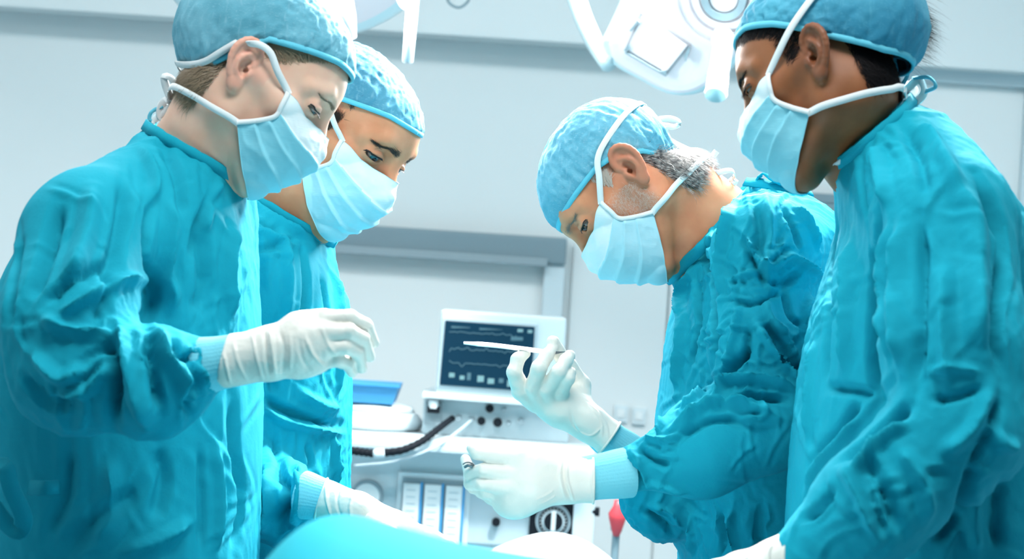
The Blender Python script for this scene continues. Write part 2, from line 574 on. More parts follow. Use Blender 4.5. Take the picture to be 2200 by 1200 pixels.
def build_head_field(fr, fem, neck, open_eye, h=0.0016, cran=0.088):
    """head and neck in head-local metres: x forward, y left, z up, origin between the ear canals"""
    nk = [(fr.inn(p), r / fr.S) for p, r in neck]
    lo = np.minimum.reduce([np.array([-0.125, -0.105, -0.135])] + [p - r - 0.01 for p, r in nk])
    hi = np.maximum.reduce([np.array([0.140, 0.105, 0.150])] + [p + r + 0.01 for p, r in nk])
    g = Field(lo, hi, h)
    w = 0.95 if fem else 1.0
    g.add(EL((-0.006, 0, 0.048), (0.100, 0.076 * w, cran)), 0.01)
    g.add(EL((0.030, 0, 0.045), (0.068, 0.062 * w, 0.062)), 0.02)              # forehead
    g.add(EL((0.036, 0, -0.015), (0.055, 0.061 * w, 0.078)), 0.025)            # face
    for s in (1, -1):
        jy = 0.044 if fem else 0.050
        g.add(RC((0.004, s * jy, -0.052), (0.072, s * 0.014, -0.094), 0.016, 0.017), 0.02)      # jaw
        g.add(RC((-0.004, s * 0.056, 0.0), (0.004, s * jy, -0.052), 0.012, 0.014), 0.02)
        g.add(RC((0.052, s * 0.050, -0.006), (0.072, s * 0.030, -0.012), 0.015, 0.015), 0.018)  # cheekbone
        g.add(RC((0.002, s * 0.062, 0.004), (0.052, s * 0.051, -0.002), 0.008, 0.010), 0.02)    # zygoma
        br = 0.0085 if fem else 0.0105
        g.add(RC((0.087, s * 0.012, 0.042), (0.080, s * 0.034, 0.047), br, br), 0.012)          # brow
        g.add(RC((0.080, s * 0.034, 0.047), (0.062, s * 0.052, 0.036), br, br * 0.9), 0.012)
    g.add(EL((0.080, 0, -0.094), (0.020, 0.022, 0.017)), 0.02)                 # chin
    g.add(EL((0.082, 0, -0.050), (0.022, 0.030, 0.026)), 0.02)                 # muzzle
    for s in (1, -1):
        g.sub(EL((0.098, s * 0.033, 0.023), (0.020, 0.018, 0.014)), 0.016)     # eye socket
    # nose
    g.add(RC((0.092, 0, 0.032), (0.116, 0, -0.012), 0.0075, 0.0105), 0.012)
    g.add(EL((0.116, 0, -0.016), (0.011, 0.012, 0.010)), 0.008)
    for s in (1, -1):
        g.add(EL((0.104, s * 0.012, -0.020), (0.011, 0.008, 0.008)), 0.006)
    g.add(RC((0.097, -0.018, -0.052), (0.097, 0.018, -0.052), 0.006), 0.01)    # lips
    # lids
    eyes = []
    for s in (1, -1):
        E = np.array([0.0778, s * 0.0332, 0.0225])
        eyes.append(E)
        g.add(EL(E, (0.0146, 0.0195, 0.0150)), 0.006)
        zc, zh = open_eye
        c, sn = math.cos(s * 0.45), math.sin(s * 0.45)
        R = ((c, sn, 0), (-sn, c, 0), (0, 0, 1))
        g.sub(EL(E + np.array([0.0095, s * 0.003, zc]), (0.0125, 0.0180, zh), R), 0.0012)
        g.chain_sub(catmull([E + (0.0105, -s * 0.014, 0.0060), E + (0.0125, 0, 0.0102), E + (0.0085, s * 0.0165, 0.0060)], 9), 0.0014, 0.003)   # lid crease
    # ears
    for s in (1, -1):
        a = math.radians(24)
        ub = np.array([-math.cos(a), s * math.sin(a), 0.0])          # towards the back
        wv = np.array([math.sin(a), s * math.cos(a), 0.0])
        t = math.radians(-10)
        vv = np.array([0, 0, 1.0])
        u_, v_ = ub * math.cos(t) + vv * math.sin(t), vv * math.cos(t) - ub * math.sin(t)
        B = np.array([-0.006, s * 0.0715 * w, 0.0])
        E = lambda u, v, o=0.0: B + u_ * u + v_ * v + wv * o
        Rm = (u_, v_, wv)
        g.add(EL(E(0.012, 0.007, 0.004), (0.0175, 0.029, 0.0050), Rm), 0.004)
        g.add(EL(E(0.004, 0.0, -0.002), (0.012, 0.022, 0.008), Rm), 0.006)
        g.sub(EL(E(0.0085, 0.0, 0.0085), (0.0095, 0.0135, 0.0090), Rm), 0.003)       # concha
        g.sub(EL(E(0.0150, 0.0195, 0.0090), (0.0060, 0.0090, 0.0040), Rm), 0.003)    # upper hollow
        hel = [(0.002, 0.004, .004), (-0.004, 0.014, .006), (-0.001, 0.027, .007), (0.010, 0.036, .007), (0.022, 0.033, .007), (0.030, 0.021, .007),
               (0.030, 0.006, .006), (0.024, -0.009, .005), (0.016, -0.019, .004)]
        hp = catmull([E(*q) for q in hel], 17)
        g.chain(hp, [0.0030] * 3 + [0.0038] * 10 + [0.0032] * 4, 0.003)
        ant = catmull([E(0.009, -0.0125, .006), E(0.0175, -0.006, .007), E(0.0195, 0.006, .0075), E(0.014, 0.016, .007), E(0.006, 0.022, .005)], 9)
        g.chain(ant, [0.0026] * 9, 0.003)
        g.add(EL(E(0.0085, -0.0235, 0.004), (0.0090, 0.0085, 0.0048), Rm), 0.006)    # lobe
        g.add(EL(E(-0.001, -0.004, 0.0062), (0.0042, 0.0065, 0.0040), Rm), 0.004)    # tragus
        g.sub(EL(E(0.0030, -0.001, 0.0005), (0.0030, 0.0036, 0.0070), Rm), 0.002)    # canal
    # neck
    for (a, ra), (b, rb) in zip(nk[:-1], nk[1:]):
        g.add(RC(a, b, ra, rb), 0.022)
    return g, eyes

def strands(roots, normals, flow, length, lift, width, rng, curl=0.3, segs=4):
    """tapering hair ribbons, all in one mesh"""
    n = len(roots)
    L = length * rng.uniform(0.6, 1.25, n)[:, None]
    fl = flow + rng.normal(scale=curl, size=(n, 3))
    fl = fl - normals * (fl * normals).sum(1)[:, None]
    fl /= np.linalg.norm(fl, axis=1)[:, None] + 1e-9
    side = np.cross(fl, normals)
    lf = (lift * rng.uniform(0.3, 1.4, n))[:, None]
    bend = rng.normal(scale=0.18, size=n)[:, None]
    rings = []
    for k in range(segs + 1):
        t = k / segs
        p = roots + fl * L * t + normals * (lf * L * math.sin(t * 2.4) * 0.8 + 0.0004) + side * bend * L * t * t
        w = width * (1 - t) ** 0.6
        rings += [p - side * w / 2, p + side * w / 2]
    vs = np.stack(rings, 1).reshape(-1, 3)
    st = 2 * (segs + 1)
    base = np.arange(n)[:, None] * st
    fs = [base + np.array([[2 * k, 2 * k + 1, 2 * k + 3, 2 * k + 2]]) for k in range(segs)]
    return vs, np.concatenate(fs)

def ray_ell(C, D, c, r):
    o = (C - np.array(c)) / r
    dd = D / r
    A = (dd * dd).sum(-1); B = (o * dd).sum(-1); Q = (o * o).sum(-1) - 1
    return (-B + np.sqrt(np.maximum(B * B - A * Q, 0))) / A

def cap_radius(C, D, ells, k=0.012):
    rs = np.stack([ray_ell(C, D, c, np.array(r)) for c, r in ells])
    m = rs.max(0)
    return m + k * np.log(np.exp((rs - m) / k).sum(0)) - k * np.log(len(ells)) * 0.5

def build_cap(fr, ells, edge, mats, root, seed, wr=1.0, na=240, nt_=70, roll_r=0.0028):
    C = np.array([-0.012, 0, 0.050])
    ex, ez = np.array(sorted(edge)).T
    a = np.linspace(0, 2 * math.pi, na, endpoint=False)
    lo, hi = np.full(na, -1.35), np.full(na, 1.2)
    for _ in range(30):
        mid = (lo + hi) / 2
        D = np.stack([np.cos(a) * np.cos(mid), np.sin(a) * np.cos(mid), np.sin(mid)], 1)
        P = C + D * cap_radius(C, D, ells)[:, None]
        up = P[:, 2] > np.interp(P[:, 0], ex, ez)
        hi = np.where(up, mid, hi); lo = np.where(up, lo, mid)
    de = np.stack([np.cos(a) * np.cos(mid), np.sin(a) * np.cos(mid), np.sin(mid)], 1)
    dp = nrm([-0.15, 0, 1.0])
    t = np.linspace(0, 1, nt_)
    D = de[:, None, :] * (1 - t)[None, :, None] + dp * t[None, :, None]
    D /= np.linalg.norm(D, axis=2)[..., None]
    Df = D.reshape(-1, 3)
    r = cap_radius(C, Df, ells)
    T = np.tile(t, na); A = np.repeat(a, nt_)
    # loose gathers at the elastic, soft crumples over the dome
    q = np.stack([np.cos(A) * 5, np.sin(A) * 5, T * 1.6 + seed], 1)
    gath = (ridged(q, 3) - 0.9) * np.exp(-T * 3.2)
    cr = ridged(Df * 3.2 + seed * 3.1, 4) - 1.0
    nar = ridged(Df @ np.diag([3.0, 10.0, 5.0]) + seed * 5.7, 3) - 1.0
    tight = 1 - np.exp(-(T * 20) ** 2)
    r = r + wr * tight * (0.0042 * gath + 0.0012 * cr + 0.0014 * nar)
    r = r * (1 + 0 * T) - 0.0035 * np.exp(-T * 14)
    P = C + Df * r[:, None]
    vs = fr.out(P)
    f = grid_faces(na, nt_, True)
    cap = make_obj('surgical_cap', vs, f, mats[0], root)
    ring = (C + de * (cap_radius(C, de, ells) - 0.0030)[:, None])
    ring = np.concatenate([ring, ring[:2]])
    cen = C
    nr = ring - cen
    nr /= np.linalg.norm(nr, axis=1)[:, None]
    bv, bf = ribbon_mesh(fr.out(ring), nr @ fr.R, 0.0075, 0.0035)
    make_obj('cap_band', bv, bf, mats[1], cap)
    return cap, ring[:-2]

MASK_NET = np.array([
 [(.1190, 0, .0105), (.1080, .0165, .0095), (.0810, .0455, .0070), (.0485, .0680, .0115)],
 [(.1285, 0, -.0115), (.1185, .0220, -.0115), (.0905, .0510, -.0095), (.0530, .0690, -.0060)],
 [(.1285, 0, -.0340), (.1190, .0270, -.0340), (.0915, .0530, -.0320), (.0555, .0680, -.0220)],
 [(.1140, 0, -.0720), (.1045, .0300, -.0720), (.0790, .0530, -.0620), (.0420, .0660, -.0400)],
 [(.0860, 0, -.1080), (.0790, .0260, -.1070), (.0600, .0460, -.0930), (.0240, .0640, -.0575)]])

def mask_surface(net, nu=81, nv=65):
    half = net
    full = np.concatenate([half[:, :0:-1] * np.array([1, -1, 1]), half], 1)      # 5 x 7
    rows = np.stack([catmull(full[i], nu) for i in range(5)])
    P = np.stack([catmull(rows[:, j], nv) for j in range(nu)])                    # nu x nv
    return P

def build_mask(fr, g, gs, root, net, seed, bulge=1.0, strap_pts=None, low_pts=None, pleat=0.0055, low_m=None):
    nu, nv = 81, 65
    P = mask_surface(net, nu, nv)
    U = np.linspace(-1, 1, nu)[:, None] * np.ones((1, nv))
    Vv = np.ones((nu, 1)) * np.linspace(0, 1, nv)[None]
    du = np.gradient(P, axis=0); dv = np.gradient(P, axis=1)
    N = np.cross(dv, du)
    N /= np.linalg.norm(N, axis=2)[..., None] + 1e-9
    N[N[..., 0] < 0] *= 1
    side = np.sign((N * (P - np.array([0.04, 0, -0.03]))).sum(-1))
    N *= side[..., None]
    vw = Vv + 0.018 * np.sin(U * 5 + seed) + 0.02 * noise3(np.stack([U * 2, Vv * 2, Vv * 0 + seed], -1).reshape(-1, 3)).reshape(nu, nv)
    saw = np.zeros_like(vw)
    for c in (0.30, 0.50, 0.70):
        saw += np.clip((vw - c) / 0.02, 0, 1) * np.exp(-np.clip(vw - c, 0, None) / 0.10)
    cren = ridged(np.stack([P[..., 0] * 22, P[..., 1] * 22, P[..., 2] * 22 + seed], -1).reshape(-1, 3), 3).reshape(nu, nv) - 1
    edge = np.clip(np.minimum(1 - np.abs(U), np.minimum(Vv, 1 - Vv)) / 0.06, 0, 1)
    disp = edge * (pleat * saw + 0.0016 * cren)
    wob = 0.0020 * noise3(np.stack([U * 6, Vv * 0 + seed, Vv * 0], -1).reshape(-1, 3)).reshape(nu, nv)
    P = P + N * (disp + wob * (1 - edge))[..., None]
    Q = g.snap(P.reshape(-1, 3), 0.0022, only_out=True, it=6)
    Q = smooth_verts(Q, grid_faces(nu, nv), 1)
    T = Q - N.reshape(-1, 3) * 0.0010
    f = grid_faces(nu, nv)
    n0 = len(Q)
    vs = np.concatenate([Q, T])
    fs = np.concatenate([f, f[:, ::-1] + n0])
    rim = [i * nv for i in range(nu)] + [(nu - 1) * nv + j for j in range(1, nv)] + [i * nv + nv - 1 for i in range(nu - 2, -1, -1)] + [j for j in range(nv - 2, 0, -1)]
    rf = np.array([(rim[i], rim[(i + 1) % len(rim)], rim[(i + 1) % len(rim)] + n0, rim[i] + n0) for i in range(len(rim))])
    fs = np.concatenate([fs, rf])
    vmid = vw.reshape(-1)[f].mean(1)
    fm = (vmid > 0.31).astype(int)  # whiter upper panel: cloth tone with light from above put in
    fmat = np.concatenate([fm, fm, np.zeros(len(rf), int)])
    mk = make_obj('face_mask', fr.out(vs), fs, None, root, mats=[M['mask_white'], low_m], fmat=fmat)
    G = Q.reshape(nu, nv, 3)
    for e, nm in ((G[0], 'edge_binding'), (G[-1], 'edge_binding')):
        c = np.array([0.03, 0, -0.03])
        nn = e - c; nn[:, 2] = 0
        nn /= np.linalg.norm(nn, axis=1)[:, None]
        bv, bf = ribbon_mesh(fr.out(e + nn * 0.0012), nn @ fr.R, 0.006, 0.0018)
        make_obj(nm, bv, bf, M['strap'], mk)
    for s in (1, -1):
        c0 = G[-1 if s > 0 else 0]
        for start, pts in ((c0[0], strap_pts), (c0[-1], low_pts)):
            if pts is None:
                continue
            if s != fr.near and len(pts) and pts[0] == 'near':
                continue
            pp = [np.array(q) * np.array([1, s, 1]) for q in pts if not isinstance(q, str)]
            path = catmull([start + (start - pp[0]) / np.linalg.norm(start - pp[0]) * 0.003] + pp, 60)
            sn = gs.snap(path, np.linspace(0.0025, 0.0095, 60) if pts is low_pts else 0.0022)
            bl = np.clip(np.arange(60) / 6.0, 0, 1)[:, None]
            path = path * (1 - bl) + sn * bl
            for _ in range(3):
                path[1:-1] = path[1:-1] * 0.5 + (path[:-2] + path[2:]) * 0.25
            nn = gs.grad(path)
            bv, bf = ribbon_mesh(fr.out(path), nn @ fr.R, 0.0085, 0.0014)
            make_obj('mask_strap', bv, bf, M['strap'], mk)
    return mk

def build_eye(fr, E, gaze, iris, root):
    """sphere with its pole along the gaze"""
    g = nrm(gaze)
    a = nrm(np.cross(g, [0, 0, 1.0])); b = np.cross(a, g)
    r = 0.0124
    vs, fs, fm = [], [], []
    th = np.concatenate([[0.0], np.radians([8, 15, 22, 29, 36, 50, 65, 80, 100, 125, 155, 180])])
    ns = 28
    for t in th:
        rr = r
        for k in range(ns):
            ph = 2 * math.pi * k / ns
            vs.append(E + rr * (math.cos(t) * g + math.sin(t) * (math.cos(ph) * a + math.sin(ph) * b)))
    for i in range(len(th) - 1):
        for k in range(ns):
            fs.append((i * ns + k, (i + 1) * ns + k, (i + 1) * ns + (k + 1) % ns, i * ns + (k + 1) % ns))
            fm.append(1 if th[i + 1] < 0.28 else (2 if th[i + 1] < 0.64 else 0))
    return make_obj('eye', fr.out(np.array(vs)), np.array(fs), None, root, mats=[M['sclera'], M['pupil'], iris], fmat=fm)
M['panel'] = mat('light_diffuser', (1, 1, 1), emit=(1.0, 0.99, 0.97), estr=3.0)  # glowing face of the added, unseen ceiling panels
M['lampbody'] = mat('lamp_shell', (0.66, 0.82, 0.86), rough=0.35)
M['lampface'] = mat('lamp_face_lit', (0.70, 0.68, 0.72), rough=0.4, emit=(1.0, 0.95, 1.0), estr=0.12)
M['lampface2'] = mat('lamp_cover', (0.78, 0.80, 0.85), rough=0.5)
M['lampedge'] = mat('lamp_window_edge', (0.45, 0.45, 0.48), rough=0.5)
M['clear'] = mat('clear_sleeve', (0.85, 0.90, 0.93), rough=0.25, alpha=0.55)
M['handlecap'] = mat('handle_cap', (0.42, 0.70, 0.76), rough=0.5)
M['screen'] = mat('screen_glass', (0.004, 0.02, 0.04), rough=0.4, spec=0.1, emit=(0.01, 0.07, 0.13), estr=0.35)
M['trace'] = mat('screen_readout', (0.1, 0.2, 0.2), emit=(0.25, 0.50, 0.60), estr=0.45)
M['trace_dim'] = mat('screen_trace', (0.05, 0.1, 0.12), emit=(0.06, 0.20, 0.28), estr=0.5)
M['drape'] = cloth_mat('drape_cloth', (0.006, 0.36, 0.47), (0.008, 0.39, 0.50))
M['sheet'] = cloth_mat('sheet_cloth', (0.74, 0.88, 0.92), (0.80, 0.92, 0.95))
# ------------------------------------------------------------------ people: heads
def hair_zone_nape(P, cap_edge, front, low):
    """scalp below the cap: behind 'front' and above a slanting nape line"""
    ex, ez = np.array(sorted(cap_edge)).T
    e = np.interp(P[:, 0], ex, ez)
    line = low + (P[:, 0] + 0.08) * (-0.35)
    z = np.clip((P[:, 2] - line) / 0.012, 0, 1) * np.clip((front - P[:, 0]) / 0.010, 0, 1)
    return z

def make_person_head(root, sp):
    fr = Frame(sp['facing'], sp['ear'], sp['d'], sp['yaw'], sp['pitch'], sp['roll'], sp['scale'])
    base = fr.out((-0.018, 0, -0.030))
    neck = [(base, sp.get('neck_r', 0.056))] + [(V(*p), r) for p, r in sp['neck']]
    g, eyes = build_head_field(fr, sp['fem'], neck, sp['open'], cran=sp.get('cran', 0.088))
    vs, fs = g.mesh(2)
    nv = vert_normals(vs, fs)
    skin = make_obj('body', fr.out(vs), fs, sp['skin'], root)
    # pigment: blush on ears and lids, stubble or scalp tone where hair grows
    a = np.clip((np.abs(vs[:, 1]) - 0.068) / 0.008, 0, 1) * (vs[:, 0] < 0.02) * (np.abs(vs[:, 2]) < 0.05)
    for E in eyes:
        d = np.linalg.norm((vs - (E + (0.008, 0, 0.003))) / np.array([1, 1.1, 0.9]), axis=1)
        a = np.maximum(a, sp.get('lid', 0.6) * np.exp(-(d / 0.014) ** 2))
    set_attr(skin, 'blush', a * sp.get('blush', 0.5))
    hz = hair_zone_nape(vs, sp['edge'], sp.get('hair_front', -0.018), sp.get('hair_low', -0.05))
    hz = hz * (np.abs(vs[:, 1]) < 0.074)
    tz = np.clip(1 - np.abs((vs[:, 0] - 0.010 - 0.18 * np.clip(vs[:, 2], 0, 1)) / 0.016), 0, 1) * np.clip((vs[:, 2] - sp.get('side_low', 0.0)) / 0.012, 0, 1) * (np.abs(vs[:, 1]) > 0.045) * (np.abs(vs[:, 1]) < 0.072)
    ft = np.clip((vs[:, 2] - sp.get('hairline', 0.085)) / 0.008, 0, 1) * (vs[:, 0] > 0.0)
    exx, ezz = np.array(sorted(sp['edge'])).T
    below = (vs[:, 2] < np.interp(vs[:, 0], exx, ezz) + 0.004).astype(float)
    if sp.get('temple'):
        tw, tx = sp['temple']
        tp = np.clip((tx - vs[:, 0]) / 0.05, 0, 1)
        ft = np.clip((vs[:, 2] - (np.interp(vs[:, 0], exx, ezz) - tw * tp)) / 0.005, 0, 1) * (vs[:, 0] > 0.0) * (tp > 0.02)
    stub = np.maximum(np.maximum(hz, tz), ft) * sp.get('scalp', 0.75)
    if sp.get('beard'):
        bz = np.clip((0.012 - vs[:, 2]) / 0.02, 0, 1) * np.clip((vs[:, 0] + 0.002) / 0.01, 0, 1) * np.clip((vs[:, 2] + 0.066) / 0.014, 0, 1) * np.clip((0.2 - vs[:, 0]), 0, 1) / 0.2
        bz = bz * (np.abs(vs[:, 1]) > 0.02) * np.clip((0.060 - vs[:, 0] - vs[:, 2] * 0.2) / 0.02, 0, 1) * (np.abs(vs[:, 1]) < 0.072)
        stub = np.maximum(stub, bz * sp['beard'])
    set_attr(skin, 'stubble', stub)
    rng = np.random.RandomState(sp['seed'])
    def grow(name, wgt, count, flow, length, lift, width, m, curl=0.3, parent=None):
        w = wgt * (wgt > 0.15)
        if w.sum() < 1:
            return None
        idx = rng.choice(len(vs), count, p=w / w.sum())
        fl = np.broadcast_to(np.asarray(flow, float), (count, 3)) if not callable(flow) else flow(vs[idx])
        sv, sf = strands(vs[idx] + rng.normal(scale=0.0008, size=(count, 3)), nv[idx], fl, length, lift, width, rng, curl)
        return make_obj(name, fr.out(sv), sf, m, parent or root)
    hr = grow('hair', hz * below, sp.get('hair_n', 5000), sp.get('hair_flow', (-0.5, 0, -0.9)), sp.get('hair_len', 0.018), sp.get('hair_lift', 0.25), 0.0007, sp['hair'])
    if hr: hr['kind'] = 'stuff'
    hr = grow('hair', np.maximum(tz, ft) * below, sp.get('side_n', 1800), sp.get('side_flow', (-0.6, 0, 0.7)), sp.get('side_len', 0.014), 0.15, 0.0006, sp.get('side_hair', sp['hair']))
    if hr: hr['kind'] = 'stuff'
    if sp.get('beard'):
        b = grow('beard', bz, 2000, (0.5, 0, -0.8), 0.0075, 0.12, 0.00024, sp['beard_m'], 0.6)
        b['kind'] = 'stuff'
    # eyebrows
    for s in (1, -1):
        br = sp.get('brow', (0.0065, 0.010))
        c = catmull([(0.097, s * 0.011, 0.0420), (0.090, s * 0.030, 0.0432), (0.074, s * 0.049, 0.0385)], 40)
        c = g.snap(c, 0.0)
        k = rng.randint(0, 38, sp.get('brow_n', 260))
        dz = rng.normal(scale=br[0] * 0.30, size=len(k)) * (1 - 0.65 * k / 38)
        rt = c[k] + np.stack([0 * dz, 0 * dz, dz], 1)
        rt = g.snap(rt, 0.0)
        fl = np.gradient(c, axis=0)[k]; fl /= np.linalg.norm(fl, axis=1)[:, None]
        sv, sf = strands(rt, g.grad(rt), fl + np.array([0, 0, 0.12]), br[1], 0.06, 0.00038, rng, 0.12)
        make_obj('eyebrow', fr.out(sv), sf, sp['brow_m'], root)
    # eyes and lashes
    zc, zh = sp['open']
    for E in eyes:
        s = 1 if E[1] > 0 else -1
        build_eye(fr, E, (1.0, sp.get('gaze_y', 0.0), sp.get('gaze_z', -0.45)), sp['iris'], root)
        c, sn = math.cos(s * 0.45), math.sin(s * 0.45)
        k = 30
        y = np.linspace(-0.0172, 0.0172, k)
        z = zc + zh * np.sqrt(np.clip(1 - (y / 0.0180) ** 2, 0, 1)) + 0.0004
        x = 0.0125 * np.sqrt(1 - (y / 0.024) ** 2)
        q = E + np.array([0, s * 0.003, 0]) + np.stack([x * c - y * sn, x * sn + y * c, z], 1)
        out_ = q - E; out_ /= np.linalg.norm(out_, axis=1)[:, None]
        q = g.snap(q, 0.0004)
        ln = sp.get('lash', 0.0045) * (0.6 + 0.5 * (s * y + 0.017) / 0.034)
        lift = np.array([0, 0, 1.0])
        p0 = q + lift * sp.get('liner', 0.0008) + out_ * 0.0003
        p1 = q - lift * 0.0006 + out_ * 0.0007
        p2 = q + out_ * (ln * 0.6)[:, None] - lift * (ln * 0.40)[:, None]
        p3 = q + out_ * ln[:, None] - lift * (ln * 0.50)[:, None]
        lv = np.stack([p0, p1], 1).reshape(-1, 3)
        make_obj('lash_line', fr.out(lv), grid_faces(k, 2), M['lash'], root)
        tv_, tf_ = [], []
        for j in range(0, k):
            for dj in (-0.4, 0.0, 0.4):
                w_ = np.array([-sn, c, 0]) * 0.00035
                o_ = np.array([-sn, c, 0]) * dj * 0.001
                n0 = len(tv_)
                tv_ += [p1[j] + o_ - w_, p1[j] + o_ + w_, p2[j] + o_ * 1.5 + w_ * .7, p2[j] + o_ * 1.5 - w_ * .7, p3[j] + o_ * 2]
                tf_ += [(n0, n0 + 1, n0 + 2, n0 + 3), (n0 + 3, n0 + 2, n0 + 4)]
        make_obj('eyelashes', fr.out(np.array(tv_)), tf_, M['lash'], root)
    # cap, mask, straps
    gs = Field(g.lo, g.lo + (g.n - 1) * g.h, g.h)
    gs.n = g.n.copy()
    gs.d = g.d.copy()
    for c, r in sp['cap']:
        gs.add(EL(c, np.array(r) + 0.001), 0.008)
    build_cap(fr, sp['cap'], sp['edge'], (sp['cap_m'], M['band']), root, sp['seed'], sp.get('cap_wr', 1.0))
    build_mask(fr, g, gs, root, MASK_NET * np.array(sp.get('mask_s', (1, 1, 1))), sp['seed'], strap_pts=sp.get('strap'), low_pts=sp.get('low'), pleat=sp.get('pleat', 0.0055), low_m=M['mask_blue' if sp['fem'] else 'mask_lamplit'])
    return fr, g, gs

M['hair_white'] = mat('hair_white', (0.66, 0.56, 0.48), rough=0.5)
LOWSTRAP = [(0.000, 0.064, -0.060), (-0.050, 0.055, -0.070), (-0.085, 0.025, -0.072), (-0.092, 0.004, -0.072)]
UPSTRAP = [(0.022, 0.078, 0.030), (-0.004, 0.082, 0.046), (-0.055, 0.075, 0.048), (-0.100, 0.025, 0.046), (-0.108, 0.002, 0.046)]

SPEC = {}
SPEC['A'] = dict(facing=1, ear=(540, 158), d=2.35, yaw=-2, pitch=39, roll=9, scale=0.95, fem=True, seed=3, gaze_y=-0.35, gaze_z=-0.42, side_low=0.03, temple=(0.024, 0.080), side_flow=(-0.85, 0, 0.35), side_len=0.022, side_n=2600, hair_front=-0.03, open=(-0.0044, 0.0030),
    neck=[((455, 300, 2.36), 0.058), ((415, 375, 2.38), 0.066), ((390, 430, 2.39), 0.08)],
    edge=[(0.12, 0.098), (0.075, 0.088), (-0.01, 0.046), (-0.058, -0.035), (-0.12, -0.045)],
    cap=[((-0.008, 0, 0.056), (0.117, 0.086, 0.096)), ((-0.056, 0, 0.045), (0.085, 0.080, 0.088))],
    strap=[(0.022, 0.073, 0.024), (-0.003, 0.073, 0.037), (-0.034, 0.076, 0.022), (-0.056, 0.068, -0.026), (-0.080, 0.040, -0.045), (-0.095, 0.004, -0.048)], low=LOWSTRAP, hair_low=-0.062)
SPEC['B'] = dict(facing=1, ear=(672, 270), d=2.80, yaw=32, pitch=37, roll=14, scale=1.03, cran=0.078, fem=False, seed=5, open=(-0.0030, 0.0044),
    neck=[((650, 400, 2.80), 0.062), ((605, 490, 2.83), 0.070), ((590, 550, 2.85), 0.08)],
    edge=[(0.12, 0.085), (0.075, 0.078), (-0.01, 0.045), (-0.058, 0.00), (-0.12, -0.02)],
    gaze_y=-0.38, gaze_z=-0.5,
    cap=[((-0.006, 0, 0.047), (0.117, 0.088, 0.083)), ((-0.035, 0, 0.040), (0.085, 0.080, 0.084))],
    strap=UPSTRAP, low=LOWSTRAP)
SPEC['C'] = dict(facing=-1, ear=(1345, 378), d=2.65, yaw=13, pitch=58, roll=-24, scale=0.955, cran=0.084, fem=False, seed=8, gaze_y=0.45, gaze_z=-0.35, open=(-0.0036, 0.0038),
    neck=[((1450, 425, 2.66), 0.060), ((1515, 495, 2.67), 0.070), ((1570, 560, 2.68), 0.080)],
    edge=[(0.12, 0.064), (0.10, 0.058), (0.05, 0.048), (0.0126, 0.041), (-0.01, 0.030), (-0.045, -0.002), (-0.061, -0.030), (-0.12, -0.050)],
    cap=[((-0.004, 0, 0.050), (0.112, 0.086, 0.090)), ((-0.033, 0, 0.038), (0.076, 0.077, 0.082))],
    strap=UPSTRAP, low=LOWSTRAP, beard=0.35, side_hair=M['hair_white'], side_n=700, hair_low=-0.070, hair_len=0.030, hair_front=-0.030)
SPEC['D'] = dict(facing=-1, ear=(1733, 130), d=2.25, yaw=-22, pitch=27, roll=-15, scale=0.94, fem=True, seed=11, open=(-0.0046, 0.0028),
    neck=[((1795, 225, 2.26), 0.054), ((1860, 300, 2.28), 0.060), ((1905, 360, 2.29), 0.066)],
    edge=[(0.12, 0.108), (0.058, 0.092), (0.02, 0.066), (-0.01, 0.040), (-0.035, 0.016), (-0.087, -0.025), (-0.13, -0.045)],
    temple=(0.024, 0.12), hair_front=-0.046, side_flow=(-0.8, 0, 0.4), side_n=3500, gaze_y=0.0, hair_lift=0.12,
    cap=[((-0.010, 0, 0.056), (0.116, 0.085, 0.096)), ((-0.070, 0, 0.040), (0.082, 0.076, 0.085))],
    strap=[(0.024, 0.079, 0.026), (-0.002, 0.086, 0.042), (-0.030, 0.088, 0.058), (-0.065, 0.080, 0.080), (-0.095, 0.04, 0.095)], low=LOWSTRAP)

M['hair_blond'] = mat('hair_blond', (0.27, 0.20, 0.125), rough=0.5)
M['hair_brown'] = mat('hair_brown', (0.03, 0.018, 0.012), rough=0.5)
M['hair_grey'] = mat('hair_grey', (0.10, 0.10, 0.105), rough=0.5)
add_noise_color(M['hair_grey'], (0.03, 0.03, 0.035), (0.45, 0.43, 0.41), scale=160, detail=2)
M['hair_black'] = mat('hair_black', (0.004, 0.003, 0.004), rough=0.7, spec=0.15)
M['brow_fair'] = mat('brow_fair', (0.26, 0.18, 0.12), rough=0.6)
M['brow_grey'] = mat('brow_grey', (0.24, 0.19, 0.16), rough=0.6)
M['iris_blue'] = mat('iris_blue', (0.03, 0.12, 0.15), rough=0.08)
M['iris_brown'] = mat('iris_brown', (0.03, 0.015, 0.008), rough=0.08)
SPEC['A'].update(skin=skin_mat('skin_fair', (0.84, 0.51, 0.37), (0.88, 0.58, 0.44), (0.78, 0.28, 0.20), (0.38, 0.26, 0.17)), hair=M['hair_blond'], brow_m=M['brow_fair'], brow_n=240, iris=M['iris_blue'],
    cap_m=cap_mat('cap_A', (0.10, 0.36, 0.47), (0.22, 0.53, 0.65), (0.50, 0.76, 0.84)), brow=(0.004, 0.007), lash=0.008, liner=0.0018)
SPEC['B'].update(skin=skin_mat('skin_tan', (0.66, 0.265, 0.135), (0.74, 0.335, 0.185), (0.55, 0.17, 0.12), (0.10, 0.06, 0.045)), hair=M['hair_brown'], brow_m=M['hair_brown'], iris=M['iris_blue'],
    cap_m=cap_mat('cap_B', (0.05, 0.24, 0.36), (0.13, 0.42, 0.56), (0.45, 0.72, 0.82)), brow=(0.009, 0.010), brow_n=500)
